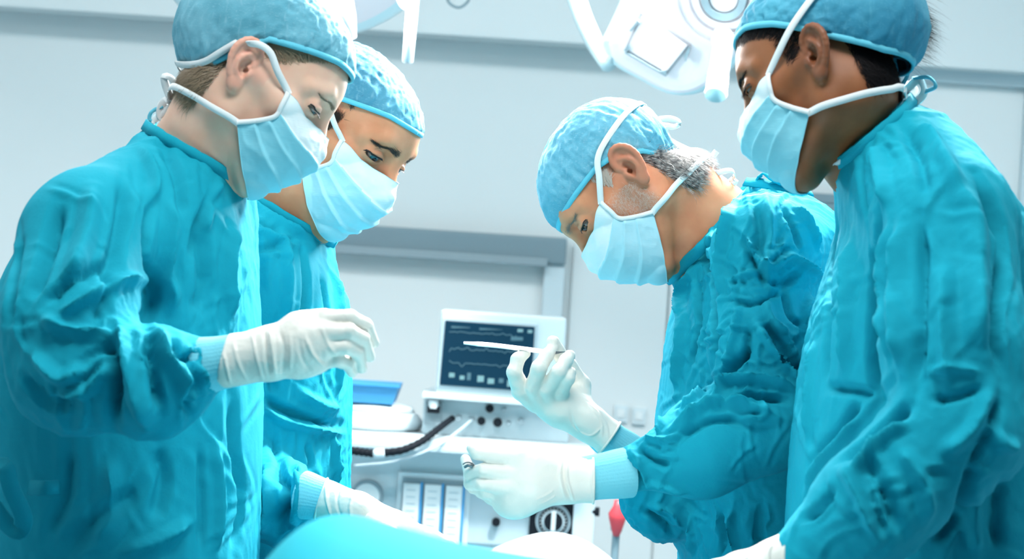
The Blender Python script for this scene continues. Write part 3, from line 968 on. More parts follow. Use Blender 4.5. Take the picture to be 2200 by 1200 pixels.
SPEC['C'].update(skin=skin_mat('skin_ruddy', (0.64, 0.235, 0.115), (0.74, 0.31, 0.16), (0.55, 0.19, 0.13), (0.40, 0.30, 0.25)), hair=M['hair_grey'], brow_m=M['brow_grey'], iris=M['iris_brown'], beard_m=M['hair_white'],
    cap_m=cap_mat('cap_C', (0.07, 0.32, 0.45), (0.18, 0.50, 0.64), (0.60, 0.82, 0.90)), brow=(0.008, 0.010), brow_n=160)
SPEC['D'].update(skin=skin_mat('skin_brown', (0.27, 0.095, 0.035), (0.34, 0.125, 0.050), (0.20, 0.065, 0.035), (0.006, 0.005, 0.006)), hair=M['hair_black'], brow_m=M['hair_black'], iris=M['iris_brown'],
    cap_m=cap_mat('cap_D', (0.03, 0.24, 0.38), (0.08, 0.40, 0.55), (0.20, 0.56, 0.70)), brow=(0.006, 0.009), lash=0.010, liner=0.0016)
PX = {'A': (300, 2.38), 'B': (560, 2.82), 'C': (1620, 2.68), 'D': (1960, 2.27)}
ROOT, HEAD = {}, {}
for key in 'ABCD':
    b = W(PX[key][0], 600, PX[key][1])
    ROOT[key] = empty('person', (float(b[0]), float(b[1]), 0.0))
    HEAD[key] = make_person_head(ROOT[key], SPEC[key])
# ------------------------------------------------------------------ people: gowns
def RP(p, q, rp, rq):
    """tapered capsule between two image points with depths, radii in image pixels"""
    return RC(V(*p), V(*q), rp * p[2] / F, rq * q[2] / F)

def loft_px(rows, d, n=2.3, lean=0.0):
    out = []
    for py, l, r, ry in rows:
        z = (600 - py) / F * d
        out.append((z, ((l + r) / 2 - 1100) / F * d, d, (r - l) / 2 / F * d, ry))
    out.sort()
    zs = np.linspace(out[0][0], out[-1][0], 60)
    a = np.array(out)
    # smooth interpolation of the rows
    res = []
    for z in zs:
        res.append([z] + [np.interp(z, a[:, 0], a[:, k]) for k in range(1, 5)])
    res = np.array(res)
    for _ in range(4):
        res[1:-1, 1:] = res[1:-1, 1:] * 0.5 + (res[:-2, 1:] + res[2:, 1:]) * 0.25
    return LOFT(res, n)

def pix(vs):
    return np.stack([1100 + vs[:, 0] / vs[:, 1] * F, 600 - vs[:, 2] / vs[:, 1] * F], 1)

def cast(bvh, px, py):
    d = V(px, py, 1.0)
    d = Vector(d / np.linalg.norm(d))
    h = bvh.ray_cast(Vector((0, 0, 0)), d)
    return None if h[0] is None else np.array(h[0])

FOLD = 1.8
def apply_folds(vs, quads, strokes, soft=1.0):
    """real folds: each stroke is a crease line lying on the cloth; the cloth is pushed out or in beside it"""
    tri = quads.tolist()
    bvh = BVHTree.FromPolygons(vs.tolist(), tri)
    nv = vert_normals(vs, quads)
    disp = np.zeros(len(vs))
    for st in strokes:
        pts, wpx, hmm = st[0], st[1], st[2]
        sharp = max(0.55, st[3] if len(st) > 3 else 0.0)
        c2 = catmull(np.array([(p[0], p[1], 0.0) for p in pts]), max(8, 5 * len(pts)))
        P = [cast(bvh, p[0], p[1]) for p in c2]
        P = [p for p in P if p is not None]
        if len(P) < 3:
            continue
        P = np.array(P)
        # keep a continuous run in depth
        med = np.median(P[:, 1])
        P = P[np.abs(P[:, 1] - med) < 0.16]
        if len(P) < 3:
            continue
        w = wpx * P[:, 1].mean() / F
        lo, hi = P.min(0) - w, P.max(0) + w
        m = np.where(((vs > lo) & (vs < hi)).all(1))[0]
        if len(m) == 0:
            continue
        q = vs[m]
        best = np.full(len(m), 1e9); bt = np.zeros(len(m))
        n = len(P)
        for i in range(n - 1):
            a, ab = P[i], P[i + 1] - P[i]
            t = np.clip(((q - a) @ ab) / (ab @ ab + 1e-12), 0, 1)
            d = np.linalg.norm(q - a - t[:, None] * ab, axis=1)
            k = d < best
            best[k] = d[k]; bt[k] = (i + t[k]) / (n - 1)
        x = np.clip(best / w, 0, 1)
        prof = (1 - sharp) * (1 - x * x) ** 2 + sharp * (1 - x) ** 1.6
        tap = np.clip(np.minimum(bt, 1 - bt) / 0.22, 0, 1)
        tap = tap * tap * (3 - 2 * tap)
        disp[m] += FOLD * hmm * 0.001 * prof * (0.15 + 0.85 * tap)
    return vs + nv * disp[:, None]

def wrinkle(vs, quads, amp, freq, warp=0.35, seed=0.0, R=None):
    """fine random creasing over the cloth"""
    nv = vert_normals(vs, quads)
    q = vs if R is None else vs @ np.asarray(R).T
    w = np.stack([noise3(vs * 6 + seed), noise3(vs * 6 + 9.1 + seed), noise3(vs * 6 + 21.7 + seed)], 1)
    a = ridged(q * np.array(freq) + w * warp * 3 + seed * 7.7, 3) - 1.05
    patch = np.clip(noise3(vs * 4.5 + seed * 2.2) * 1.3 + 0.55, 0.12, 1.0)
    return vs + nv * (amp * a * patch)[:, None]

def build_gown(key, prims, cut, rows, d, strokes, collar, amp=0.0035, freq=(16, 16, 6), h=0.0036, fine=0.0012):
    root = ROOT[key]
    lo = np.minimum.reduce([p.lo for p, k in prims]) - 0.03
    hi = np.maximum.reduce([p.hi for p, k in prims]) + 0.03
    zlow = (600 - 1285) / F * d
    lo[2] = zlow
    g = Field(lo, hi, h)
    for p, k in prims:
        g.add(p, k)
    for c, n in cut:
        nn = HALF(c, -np.array(n))
        r = g._box(g.lo, g.lo + g.n * g.h)
        sl, X, Y, Z = r
        g.d = np.maximum(g.d, -nn(X, Y, Z).astype(np.float32))
    ring = None
    vs, fs = g.mesh(2)
    vs = apply_folds(vs, fs, strokes)
    vs = wrinkle(vs, fs, amp, freq, seed=ord(key) * 0.37)
    vs = wrinkle(vs, fs, fine, (34, 34, 22), warp=0.6, seed=ord(key) * 0.71)
    gown = make_obj('gown', vs, fs, M['gown'], root)
    if collar is not None:
        c, n, u = (np.array(x, float) for x in collar[:3])
        wd = collar[3]
        n = nrm(n); u = nrm(u - n * (u @ n)); v = np.cross(n, u)
        ang = np.linspace(0, 2 * math.pi, 73)
        c = c - n * (wd * 0.5 - 0.004)
        rad = np.zeros(len(ang))
        for i, a in enumerate(ang):
            dd = u * math.cos(a) + v * math.sin(a)
            rr = np.arange(0.02, 0.16, 0.0015)
            s = g.sample(c + dd * rr[:, None])
            out = np.where(s > 0)[0]
            rad[i] = rr[out[0]] if len(out) else 0.08
        rad = np.minimum(rad, np.median(rad) * 1.35)
        for _ in range(3):
            rad = (np.roll(rad, 1) + rad * 2 + np.roll(rad, -1)) / 4
        rad[-1] = rad[0]
        P = c + (rad + 0.0030)[:, None] * (np.cos(ang)[:, None] * u + np.sin(ang)[:, None] * v)
        P = P + 0.0012 * np.stack([noise3(P * 60), noise3(P * 60 + 5), noise3(P * 60 + 9)], 1)
        N = (np.cos(ang)[:, None] * u + np.sin(ang)[:, None] * v)
        bv, bf = ribbon_mesh(P, N, wd, 0.004)
        make_obj('collar_band', bv, bf, M['gown'], gown)
    # the skirt of the gown, trousers and clogs below the frame
    zt = (600 - 1278) / F * d
    a = loft_px(rows, d).t
    cx, rx, ry = a[0, 1], a[0, 3], a[0, 4]
    wz = [zt, zt - 0.25, zt - 0.5]
    ns = 64
    an = np.linspace(0, 2 * math.pi, ns, endpoint=False)
    V_ = []
    for i, z in enumerate(wz):
        rip = 1 + 0.03 * i * np.sin(an * 9 + i)
        ct, st = np.cos(an), np.sin(an)
        V_.append(np.stack([cx + np.sign(ct) * np.abs(ct) ** 0.87 * rx * 1.004 * rip, d + np.sign(st) * np.abs(st) ** 0.87 * ry * 1.004 * rip, np.full(ns, z)], 1))
    fs_ = [(i * ns + j, i * ns + (j + 1) % ns, (i + 1) * ns + (j + 1) % ns, (i + 1) * ns + j) for i in range(2) for j in range(ns)]
    make_obj('gown_skirt', np.concatenate(V_), np.array(fs_), M['gown'], gown)
    wc = to_world(np.array([cx, d, zt]))
    for s in (-1, 1):
        f = SPEC[key]['facing']
        x0, y0 = wc[0], wc[1] + s * 0.10
        pts = np.array([(x0, y0, 0.75), (x0, y0, 0.45), (x0, y0, 0.08)])
        tv, tf = tube_mesh(pts, [0.095, 0.075, 0.065], 20)
        make_obj('trouser_leg', tv, tf, M['gown'], root, world_space=True)
        prof = [(-0.09, 0.035, 0.085), (-0.06, 0.045, 0.095), (0.02, 0.045, 0.085), (0.10, 0.050, 0.065), (0.16, 0.042, 0.050), (0.19, 0.02, 0.03)]
        sv = []
        for px_, hw, ht in prof:
            for k in range(12):
                t = math.pi * k / 11
                sv.append((x0 + f * px_, y0 + hw * math.cos(t), max(0.0, ht * math.sin(t))))
        sf = [(i * 12 + k, i * 12 + k + 1, (i + 1) * 12 + k + 1, (i + 1) * 12 + k) for i in range(5) for k in range(11)]
        sf += [tuple(range(12)), tuple(60 + k for k in range(12))[::-1]] + [(i * 12, (i + 1) * 12, (i + 1) * 12 + 11, i * 12 + 11) for i in range(5)]
        make_obj('clog', sv, sf, M['strap'], root, world_space=True)
    return gown, g, vs, fs

def creases(seed, boxes):
    """small sharp creases scattered over the cloth: a raised edge with a dip beside it"""
    r = np.random.RandomState(seed)
    out = []
    for (x0, y0, x1, y1, n, ang, spread, ln, w, hgt) in boxes:
        for _ in range(int(n * 0.6)):
            x, y = r.uniform(x0, x1), r.uniform(y0, y1)
            a = math.radians(ang + r.normal() * spread)
            l = ln * r.uniform(0.7, 1.8)
            dx, dy = math.cos(a), -math.sin(a)
            bend = r.normal() * 0.22 * l
            pts = [(x - dx * l / 2, y - dy * l / 2), (x - dy * bend, y + dx * bend), (x + dx * l / 2, y + dy * l / 2)]
            h = hgt * 0.42 * r.uniform(0.5, 1.3)
            out.append((pts, w * r.uniform(0.9, 1.5), h, 0.8))
            off = w * 1.1
            out.append(([(px - dy * off, py + dx * off) for px, py in pts], w * 1.2, -h * 0.8, 0.7))
    return out

GOWN = {}
# --- A
dA = 2.385
rowsA = [(325, 320, 450, .070), (360, 225, 500, .12), (400, 175, 520, .15), (460, 100, 538, .17), (560, 40, 550, .19), (700, -30, 556, .19), (850, -40, 562, .19),
         (1000, -30, 560, .19), (1200, -30, 550, .20), (1300, -30, 550, .20)]
primsA = [(loft_px(rowsA, dA), 0.0),
          (RP((430, 330, 2.38), (400, 420, 2.40), 112, 150), 0.03),
          (RP((360, 390, 2.35), (215, 480, 2.20), 105, 125), 0.04),
          (RP((178, 515, 2.16), (150, 690, 2.09), 140, 138), 0.03),
          (RP((150, 690, 2.09), (160, 795, 2.07), 138, 132), 0.03),
          (RP((160, 795, 2.07), (330, 815, 2.05), 132, 122), 0.02),
          (RP((330, 815, 2.05), (448, 783, 2.05), 122, 60), 0.02)]
stA = [
 ([(250, 690), (272, 750), (280, 800), (297, 860), (320, 920)], 26, 13, .5), ([(240, 740), (255, 800), (243, 870), (240, 925)], 24, -14, .3),
 ([(338, 700), (358, 765), (392, 815), (405, 880)], 26, 12, .5), ([(312, 715), (328, 800), (345, 890)], 22, -13, .3), ([(300, 700), (305, 760), (312, 830), (330, 900)], 16, 7, .4),
 ([(85, 680), (150, 710), (245, 722)], 24, 10, .4), ([(165, 795), (225, 750), (250, 735)], 22, -12, .3), ([(60, 750), (130, 812), (200, 775), (240, 745)], 26, 11, .4),
 ([(40, 810), (100, 872), (165, 862)], 24, -8, .2), ([(120, 850), (190, 835), (245, 780)], 22, 9, .4), ([(410, 815), (400, 860), (415, 900)], 16, -10, .3), ([(430, 740), (425, 800), (440, 850)], 14, 6, .4),
 ([(370, 730), (385, 770), (430, 760)], 14, -8, .3), ([(405, 735), (415, 790), (455, 830)], 12, 6, .5),
 ([(205, 690), (225, 640), (235, 560)], 22, -9, .2), ([(110, 690), (180, 640), (260, 605), (320, 600)], 24, 10, .4), ([(90, 655), (160, 600), (240, 560)], 20, -9, .3),
 ([(130, 430), (100, 540), (60, 650)], 30, -12, .2), ([(45, 520), (22, 620), (15, 700)], 24, -8, .2), ([(200, 400), (180, 520), (140, 620)], 34, 12, .2), ([(270, 380), (262, 480), (235, 600)], 30, -9, .1),
 ([(330, 430), (312, 550), (328, 640), (300, 700)], 26, -14, .2), ([(370, 420), (350, 560), (370, 640), (365, 720)], 30, 10, .2),
 ([(430, 480), (444, 600), (425, 690)], 34, -9, .1), ([(505, 460), (490, 580), (500, 690)], 30, 8, .1), ([(470, 400), (435, 470), (410, 560)], 22, -7, .2),
 ([(345, 300), (385, 380), (395, 470)], 24, -7, .2), ([(300, 310), (330, 380), (320, 440)], 24, 7, .2), ([(480, 385), (455, 430), (440, 500)], 18, 6, .3),
 ([(430, 960), (436, 1080), (434, 1190)], 16, -6, .3), ([(460, 940), (470, 1060), (465, 1190)], 22, 6, .2), ([(420, 1115), (340, 1160), (250, 1190)], 22, 8, .5), ([(300, 1050), (200, 1120), (140, 1190)], 34, -8, .1),
 ([(500, 850), (505, 960), (520, 1080), (500, 1190)], 26, -8, .2), ([(150, 960), (140, 1060), (100, 1150)], 26, -7, .2), ([(230, 980), (240, 1080), (210, 1170)], 34, 8, .1), ([(340, 960), (350, 1040), (330, 1120)], 30, -7, .1)]
colA = (V(418, 322, 2.38), (0.50, 0, 0.87), (0.87, 0, -0.5), 0.014)
GOWN['A'] = build_gown('A', primsA, [(V(330, 272, 2.38), (0.50, 0, 0.87))], rowsA, dA, stA + creases(1, [(20, 420, 330, 700, 16, 70, 40, 110, 12, 3.0), (30, 680, 440, 930, 26, 60, 50, 90, 11, 3.5), (350, 400, 540, 900, 18, 85, 14, 170, 13, 2.6), (60, 950, 540, 1190, 20, 80, 30, 140, 14, 2.6), (250, 300, 480, 430, 8, 110, 30, 80, 11, 2.4)]), colA, amp=0.0030)
# --- B
dB = 2.84
rowsB = [(430, 470, 610, .080), (480, 430, 670, .14), (540, 400, 700, .18), (600, 390, 730, .20), (660, 385, 750, .21), (800, 380, 754, .21), (1000, 380, 751, .21), (1200, 370, 752, .22), (1300, 370, 752, .225)]
primsB = [(loft_px(rowsB, dB), 0.0),
          (RP((605, 445, 2.83), (580, 530, 2.84), 112, 140), 0.03),
          (RP((540, 500, 2.82), (510, 590, 2.72), 100, 115), 0.04),
          (RP((510, 590, 2.72), (510, 1000, 2.68), 112, 105), 0.03),
          (RP((510, 1040, 2.67), (605, 1078, 2.55), 102, 90), 0.02),
          (RP((605, 1078, 2.55), (662, 1066, 2.48), 90, 49), 0.015)]
stB = [
 ([(500, 405), (540, 440), (600, 480), (670, 510)], 18, 7, .4), ([(490, 436), (540, 465), (610, 500)], 14, -7, .3), ([(500, 470), (560, 500), (640, 530)], 16, 7, .4), ([(520, 520), (580, 530), (640, 510)], 14, -6, .3),
 ([(540, 480), (560, 560), (555, 640)], 18, -6, .2), ([(610, 500), (620, 600), (615, 690)], 22, 7, .3), ([(650, 520), (660, 620), (650, 700)], 18, -7, .3), ([(700, 560), (725, 640), (728, 760), (725, 860)], 16, 7, .4), ([(690, 580), (705, 680), (703, 820)], 18, -8, .3),
 ([(565, 845), (595, 872), (675, 903), (745, 915)], 16, -9, .4), ([(565, 868), (600, 900), (685, 922), (745, 932)], 14, 6, .4), ([(640, 840), (690, 870), (735, 880)], 18, 6, .3),
 ([(590, 930), (600, 1000), (590, 1040)], 16, -6, .2), ([(715, 930), (718, 1000), (722, 1050)], 12, 7, .4), ([(660, 950), (668, 990), (664, 1030)], 14, -5, .3), ([(585, 720), (590, 800), (580, 850)], 20, -7, .2),
 ([(600, 1000), (612, 1060), (600, 1150)], 20, -14, .3), ([(570, 1000), (580, 1070), (560, 1150)], 18, 9, .4), ([(640, 1000), (645, 1060), (630, 1130)], 14, 10, .5), ([(660, 1010), (668, 1060), (660, 1110)], 9, -7, .3), ([(625, 1000), (640, 1020), (680, 1030)], 10, -6, .3)]
colB = (V(600, 446, 2.83), (0.52, 0, 0.855), (0.855, 0, -0.52), 0.014)
GOWN['B'] = build_gown('B', primsB, [(V(510, 388, 2.83), (0.52, 0, 0.855))], rowsB, dB, stB + creases(2, [(500, 410, 690, 560, 22, -20, 30, 80, 8, 2.4), (570, 540, 745, 850, 20, 85, 18, 140, 9, 2.4), (560, 850, 745, 1040, 18, 60, 45, 80, 9, 2.4), (560, 1000, 680, 1150, 10, 75, 25, 90, 8, 3.0)]), colB, amp=0.0036, fine=0.0012)
# --- C
dC = 2.69
rowsC = [(412, 1610, 1720, .085), (440, 1560, 1780, .13), (500, 1510, 1815, .18), (600, 1466, 1832, .205), (700, 1436, 1838, .215), (830, 1420, 1838, .215), (930, 1408, 1838, .215),
         (1060, 1440, 1838, .215), (1130, 1458, 1838, .22), (1200, 1460, 1838, .22), (1300, 1460, 1838, .225)]
primsC = [(loft_px(rowsC, dC), 0.0),
          (RP((1512, 520, 2.68), (1600, 560, 2.69), 108, 150), 0.03),
          (RP((1620, 520, 2.62), (1640, 535, 2.50), 105, 112), 0.04),
          (RP((1640, 535, 2.50), (1632, 740, 2.45), 110, 106), 0.02),
          (RP((1632, 740, 2.45), (1650, 890, 2.42), 106, 112), 0.02),
          (RP((1650, 900, 2.42), (1500, 965, 2.39), 112, 102), 0.02),
          (RP((1500, 965, 2.39), (1366, 1006, 2.38), 102, 50), 0.02),
          (RP((1640, 700, 2.86), (1560, 1060, 2.80), 100, 95), 0.02),
          (RP((1530, 1090, 2.72), (1420, 1075, 2.62), 92, 80), 0.02),
          (RP((1420, 1075, 2.62), (1342, 972, 2.56), 80, 42), 0.02)]
stC = [
 ([(1645, 412), (1657, 500), (1645, 577), (1660, 640)], 14, 8, .6), ([(1625, 430), (1632, 500), (1625, 560)], 16, -8, .3), ([(1595, 490), (1645, 577), (1700, 552), (1781, 605)], 13, 9, .6), ([(1600, 520), (1650, 605), (1720, 585)], 14, -8, .3),
 ([(1480, 520), (1522, 577), (1532, 690), (1527, 790)], 20, -16, .3), ([(1500, 560), (1466, 630), (1470, 720), (1450, 850)], 20, 9, .5), ([(1490, 590), (1500, 690), (1480, 800)], 16, -8, .3), ([(1560, 430), (1530, 500), (1500, 560)], 16, -8, .3), ([(1585, 425), (1560, 490), (1550, 560), (1552, 640)], 16, 9, .5),
 ([(1560, 600), (1630, 580), (1700, 500)], 12, 6, .6), ([(1555, 640), (1620, 650), (1680, 620), (1730, 570)], 12, -6, .4), ([(1590, 650), (1575, 730), (1555, 800)], 14, 7, .5), ([(1608, 690), (1600, 760), (1560, 810)], 12, -8, .4),
 ([(1624, 691), (1652, 741), (1717, 835)], 13, 11, .7), ([(1640, 690), (1675, 735), (1725, 790)], 13, -9, .4), ([(1667, 768), (1717, 785), (1740, 780)], 14, -11, .3), ([(1645, 640), (1660, 690), (1700, 720)], 12, 7, .5), ([(1685, 620), (1700, 680), (1735, 700)], 12, -7, .4),
 ([(1516, 872), (1566, 822), (1640, 815), (1715, 838)], 14, 12, .7), ([(1530, 850), (1552, 806), (1617, 745)], 14, -12, .3), ([(1540, 880), (1600, 850), (1700, 860)], 14, -11, .3), ([(1580, 902), (1640, 893), (1634, 845)], 12, 9, .6), ([(1430, 930), (1523, 872), (1617, 875), (1690, 905)], 16, 10, .5), ([(1440, 950), (1530, 900), (1620, 910)], 16, -8, .3),
 ([(1550, 870), (1590, 868), (1630, 860)], 9, 7, .6), ([(1530, 830), (1500, 850), (1460, 880)], 12, 7, .5), ([(1510, 830), (1470, 862), (1430, 880)], 12, -7, .3),
 ([(1345, 955), (1372, 1000), (1390, 1040)], 12, 8, .6), ([(1360, 950), (1400, 985), (1440, 1000)], 12, -8, .3), ([(1380, 940), (1430, 945), (1480, 930)], 12, 7, .5), ([(1350, 1010), (1372, 1015), (1380, 1050)], 9, -7, .4), ([(1370, 1035), (1420, 1040), (1480, 1060)], 12, 5, .4),
 ([(1545, 1100), (1552, 1150), (1545, 1198)], 12, -7, .3), ([(1575, 1090), (1570, 1140), (1590, 1198)], 14, 7, .5), ([(1640, 1080), (1630, 1130), (1640, 1198)], 14, -6, .3), ([(1480, 1100), (1490, 1150), (1486, 1198)], 14, 6, .3),
 ([(1380, 1095), (1420, 1120), (1450, 1150)], 12, -9, .3), ([(1400, 1085), (1440, 1100), (1460, 1130)], 9, 6, .5), ([(1430, 840), (1424, 900), (1412, 940)], 10, 6, .5), ([(1700, 440), (1735, 480), (1760, 540)], 12, 7, .6), ([(1680, 440), (1705, 490), (1720, 540)], 12, -6, .4), ([(1740, 620), (1725, 680), (1740, 740)], 12, 7, .5)]
colC = (V(1516, 500, 2.68), (-0.745, 0, 0.667), (0.667, 0, 0.745), 0.016)
GOWN['C'] = build_gown('C', primsC, [(V(1430, 588, 2.68), (-0.745, 0, 0.667))], rowsC, dC, stC + creases(3, [(1540, 420, 1790, 640, 44, 40, 50, 80, 8, 3.0), (1530, 600, 1740, 860, 46, 60, 45, 80, 8, 3.2), (1430, 560, 1530, 900, 20, 80, 20, 110, 8, 2.6), (1380, 880, 1700, 1040, 22, 20, 40, 90, 9, 2.2), (1470, 1080, 1690, 1198, 18, 85, 30, 80, 9, 2.6), (1340, 940, 1440, 1040, 12, 30, 50, 50, 7, 2.6), (1340, 1070, 1460, 1150, 10, -35, 40, 60, 7, 2.4)]), colC, amp=0.0042, freq=(18, 18, 9), h=0.0029, fine=0.0012)
# --- D
dD = 2.26
rowsD = [(262, 1890, 2010, .070), (320, 1830, 2070, .13), (400, 1822, 2130, .17), (450, 1818, 2175, .18), (560, 1790, 2250, .185), (700, 1745, 2275, .185), (850, 1716, 2285, .185), (1000, 1700, 2290, .19), (1200, 1690, 2300, .20), (1300, 1690, 2300, .20)]
primsD = [(loft_px(rowsD, dD), 0.0),
          (RP((1872, 285, 2.27), (1930, 360, 2.28), 105, 150), 0.03),
          (RP((1955, 375, 2.22), (2025, 470, 2.08), 120, 138), 0.04),
          (RP((2035, 490, 2.06), (2055, 760, 1.99), 142, 148), 0.03),
          (RP((2055, 760, 1.99), (2060, 910, 1.97), 150, 145), 0.03),
          (RP((2060, 920, 1.97), (1870, 1090, 1.95), 145, 120), 0.02),
          (RP((1870, 1090, 1.95), (1735, 1195, 1.97), 120, 80), 0.02)]
stD = [
 ([(1978, 462), (1978, 630), (1970, 842)], 24, -10, .2), ([(1935, 470), (1930, 620), (1935, 800)], 34, 10, .2), ([(1885, 440), (1880, 580), (1878, 790), (1905, 870), (1958, 868)], 24, -16, .3), ([(1910, 470), (1905, 600), (1905, 780)], 20, 8, .3),
 ([(2097, 370), (2150, 500), (2155, 600), (2140, 700), (2160, 820)], 26, -12, .2), ([(2050, 380), (2090, 480), (2100, 640), (2110, 760)], 40, 12, .2), ([(2030, 560), (2025, 700), (2040, 830)], 36, 8, .1), ([(1955, 870), (1890, 920), (1810, 985)], 28, -16, .3), ([(1960, 905), (1900, 945), (1825, 1010)], 20, 9, .4),
 ([(1805, 1000), (1840, 1060), (1880, 1150)], 20, 9, .5), ([(1850, 970), (1900, 1050), (1940, 1150)], 26, -11, .2), ([(1840, 990), (1880, 1080), (1910, 1170)], 18, -7, .3), ([(1930, 960), (1980, 1040), (1990, 1120)], 30, 10, .2),
 ([(2097, 990), (2060, 1100), (2004, 1172)], 26, -10, .3), ([(2130, 830), (2090, 920), (2020, 980)], 26, 9, .3), ([(2150, 850), (2120, 950), (2080, 1010)], 22, -9, .2), ([(2000, 860), (2060, 850), (2120, 830)], 16, -6, .3), ([(1990, 800), (2050, 790), (2110, 800)], 16, 5, .3),
 ([(1800, 480), (1782, 600), (1768, 840)], 26, -9, .2), ([(1830, 500), (1822, 640), (1815, 820)], 28, 9, .2), ([(1750, 720), (1742, 860), (1735, 960)], 20, 7, .2), ([(1850, 860), (1800, 930), (1735, 1000)], 22, -9, .2), ([(1860, 890), (1790, 960), (1730, 1060)], 22, 8, .3), ([(1800, 1040), (1760, 1090), (1720, 1120)], 20, -8, .2), ([(1770, 830), (1840, 840), (1880, 850)], 18, -8, .3),
 ([(1845, 330), (1850, 400), (1862, 470)], 24, -9, .2), ([(1880, 310), (1900, 380), (1905, 450)], 26, 9, .2), ([(1930, 260), (1970, 330), (1990, 420)], 24, -7, .2), ([(1975, 260), (2030, 340), (2060, 420)], 28, 8, .2), ([(2120, 900), (2150, 950), (2190, 960)], 24, 9, .3),
 ([(2150, 1030), (2140, 1110), (2150, 1190)], 26, -8, .2), ([(2100, 1060), (2090, 1130), (2100, 1190)], 24, 7, .2)]
colD = (V(1866, 282, 2.27), (-0.65, 0, 0.76), (0.76, 0, 0.65), 0.014)
GOWN['D'] = build_gown('D', primsD, [(V(1792, 332, 2.27), (-0.65, 0, 0.76))], rowsD, dD, stD + creases(4, [(1880, 430, 2180, 860, 26, 85, 25, 160, 14, 3.0), (1720, 480, 1880, 1000, 16, 80, 20, 160, 14, 3.0), (1740, 950, 2180, 1190, 30, 50, 45, 110, 13, 3.4), (1830, 260, 2080, 440, 14, -50, 30, 110, 13, 2.6)]), colD, amp=0.0030)
# ------------------------------------------------------------------ people: gloves, cuffs and what they hold
def glove(key, prims, folds, rim, h=0.0014, subs=(), cut=None):
    lo = np.minimum.reduce([p.lo for p, k in prims]) - 0.012
    hi = np.maximum.reduce([p.hi for p, k in prims]) + 0.012
    g = Field(lo, hi, h)
    for p, k in prims:
        g.add(p, k, pad=0.015)
    if cut is not None:
        sl, X, Y, Z = g._box(g.lo, g.lo + g.n * g.h)
        g.d = np.maximum(g.d, HALF(V(*cut[0]), cut[1])(X, Y, Z).astype(np.float32))
    vs, fs = g.mesh(2)
    vs = apply_folds(vs, fs, folds)
    vs = wrinkle(vs, fs, 0.0005, (60, 60, 60), seed=ord(key) * 0.9)
    o = make_obj('glove', vs, fs, M['glove'], ROOT[key])
    if rim:
        c, r, ax = V(*rim[0]), rim[1] * rim[0][2] / F, nrm(rim[2])
        u = nrm(np.cross(ax, [0, 1, 0])); v = np.cross(ax, u)
        t = np.linspace(0, 2 * math.pi, 49)
        P = c + r * (np.cos(t)[:, None] * u + np.sin(t)[:, None] * v)
        tv, tf = tube_mesh(P, 0.0016, 8, cap=False)
        make_obj('rolled_rim', tv, tf, M['glove'], o)
    return o, g

def finger(pts, rad, k=0.004):
    """chain of phalanges given in image points with depth"""
    out = []
    for i in range(len(pts) - 1):
        out.append((RP(pts[i], pts[i + 1], rad[i], rad[i + 1]), k))
    return out

def cuff(key, a, b, ra, rb):
    """ribbed knit cuff between sleeve and glove"""
    A, B = V(*a), V(*b)
    n, ns = 16, 120
    ax = nrm(B - A)
    u = nrm(np.cross(ax, [0, 1, 0])); v = np.cross(ax, u)
    an = np.linspace(0, 2 * math.pi, ns, endpoint=False)
    vs = []
    for i in range(n):
        t = i / (n - 1)
        r = (ra * (1 - t) * a[2] + rb * t * b[2]) / F * (1 + 0.012 * math.sin(t * 9))
        rr = r + 0.0003 * np.cos(an * 40)
        vs.append(A + (B - A) * t + rr[:, None] * (np.cos(an)[:, None] * u + np.sin(an)[:, None] * v))
    fs = [(i * ns + j, i * ns + (j + 1) % ns, (i + 1) * ns + (j + 1) % ns, (i + 1) * ns + j) for i in range(n - 1) for j in range(ns)]
    return make_obj('knit_cuff', np.concatenate(vs), np.array(fs), M['cuff'], ROOT[key])

# --- A: right hand, back of the hand to the camera, fingers curled down
d = 2.04
pa = [(RP((486, 776, d), (584, 758, d), 57, 56), 0.004), (RP((584, 758, d), (640, 742, d), 56, 56), 0.01),
      (EL(V(658, 738, d), (66 * d / F, 0.024, 66 * d / F)), 0.012),
      (RP((640, 705, d), (694, 684, d - .002), 32, 22), 0.010), (RP((640, 735, d - .01), (700, 714, d - .013), 34, 22), 0.010), (RP((640, 760, d - .008), (696, 747, d - .013), 34, 21), 0.010),
      (RP((640, 785, d), (684, 780, d - .004), 26, 19), 0.010)]
pa += finger([(700, 684, d - .004), (752, 682, d - .002), (786, 699, d + .012), (803, 736, d + .030)], [21, 17, 15, 12], 0.0025)
pa += finger([(706, 714, d - .014), (750, 712, d - .012), (779, 727, d + .002), (794, 766, d + .022)], [21, 17.5, 15.5, 12], 0.0025)
pa += finger([(702, 746, d - .014), (742, 744, d - .012), (768, 755, d + .002), (777, 791, d + .022)], [20, 17, 15, 12], 0.0025)
pa += finger([(690, 778, d - .005), (726, 772, d - .004), (747, 780, d + .006), (756, 801, d + .022)], [18, 15.5, 14, 11], 0.0025)
pa += finger([(620, 750, d + .030), (690, 762, d + .045), (740, 772, d + .050), (765, 776, d + .050)], [24, 22, 19, 16])
fa = [([(580, 702), (586, 760), (592, 810)], 7, 2.0, .4), ([(568, 704), (572, 760), (580, 812)], 6, -1.6), ([(540, 712), (552, 770), (565, 820)], 6, 1.0, .4), ([(500, 730), (512, 780), (535, 826)], 6, 0.9, .4),
      ([(655, 720), (672, 760), (705, 795)], 7, 1.4, .5), ([(690, 700), (705, 740), (728, 770)], 7, 1.0, .5), ([(622, 715), (625, 760), (622, 800)], 7, 0.8, .4), ([(600, 705), (610, 750), (606, 808)], 8, -1.0), ([(640, 720), (650, 770), (670, 800)], 8, -0.8),
      ([(476, 724), (484, 776), (497, 832)], 5, 1.6, .3)]
glove('A', pa, fa, None, cut=((480, 776, 2.04), (-0.97, 0, 0.2)))
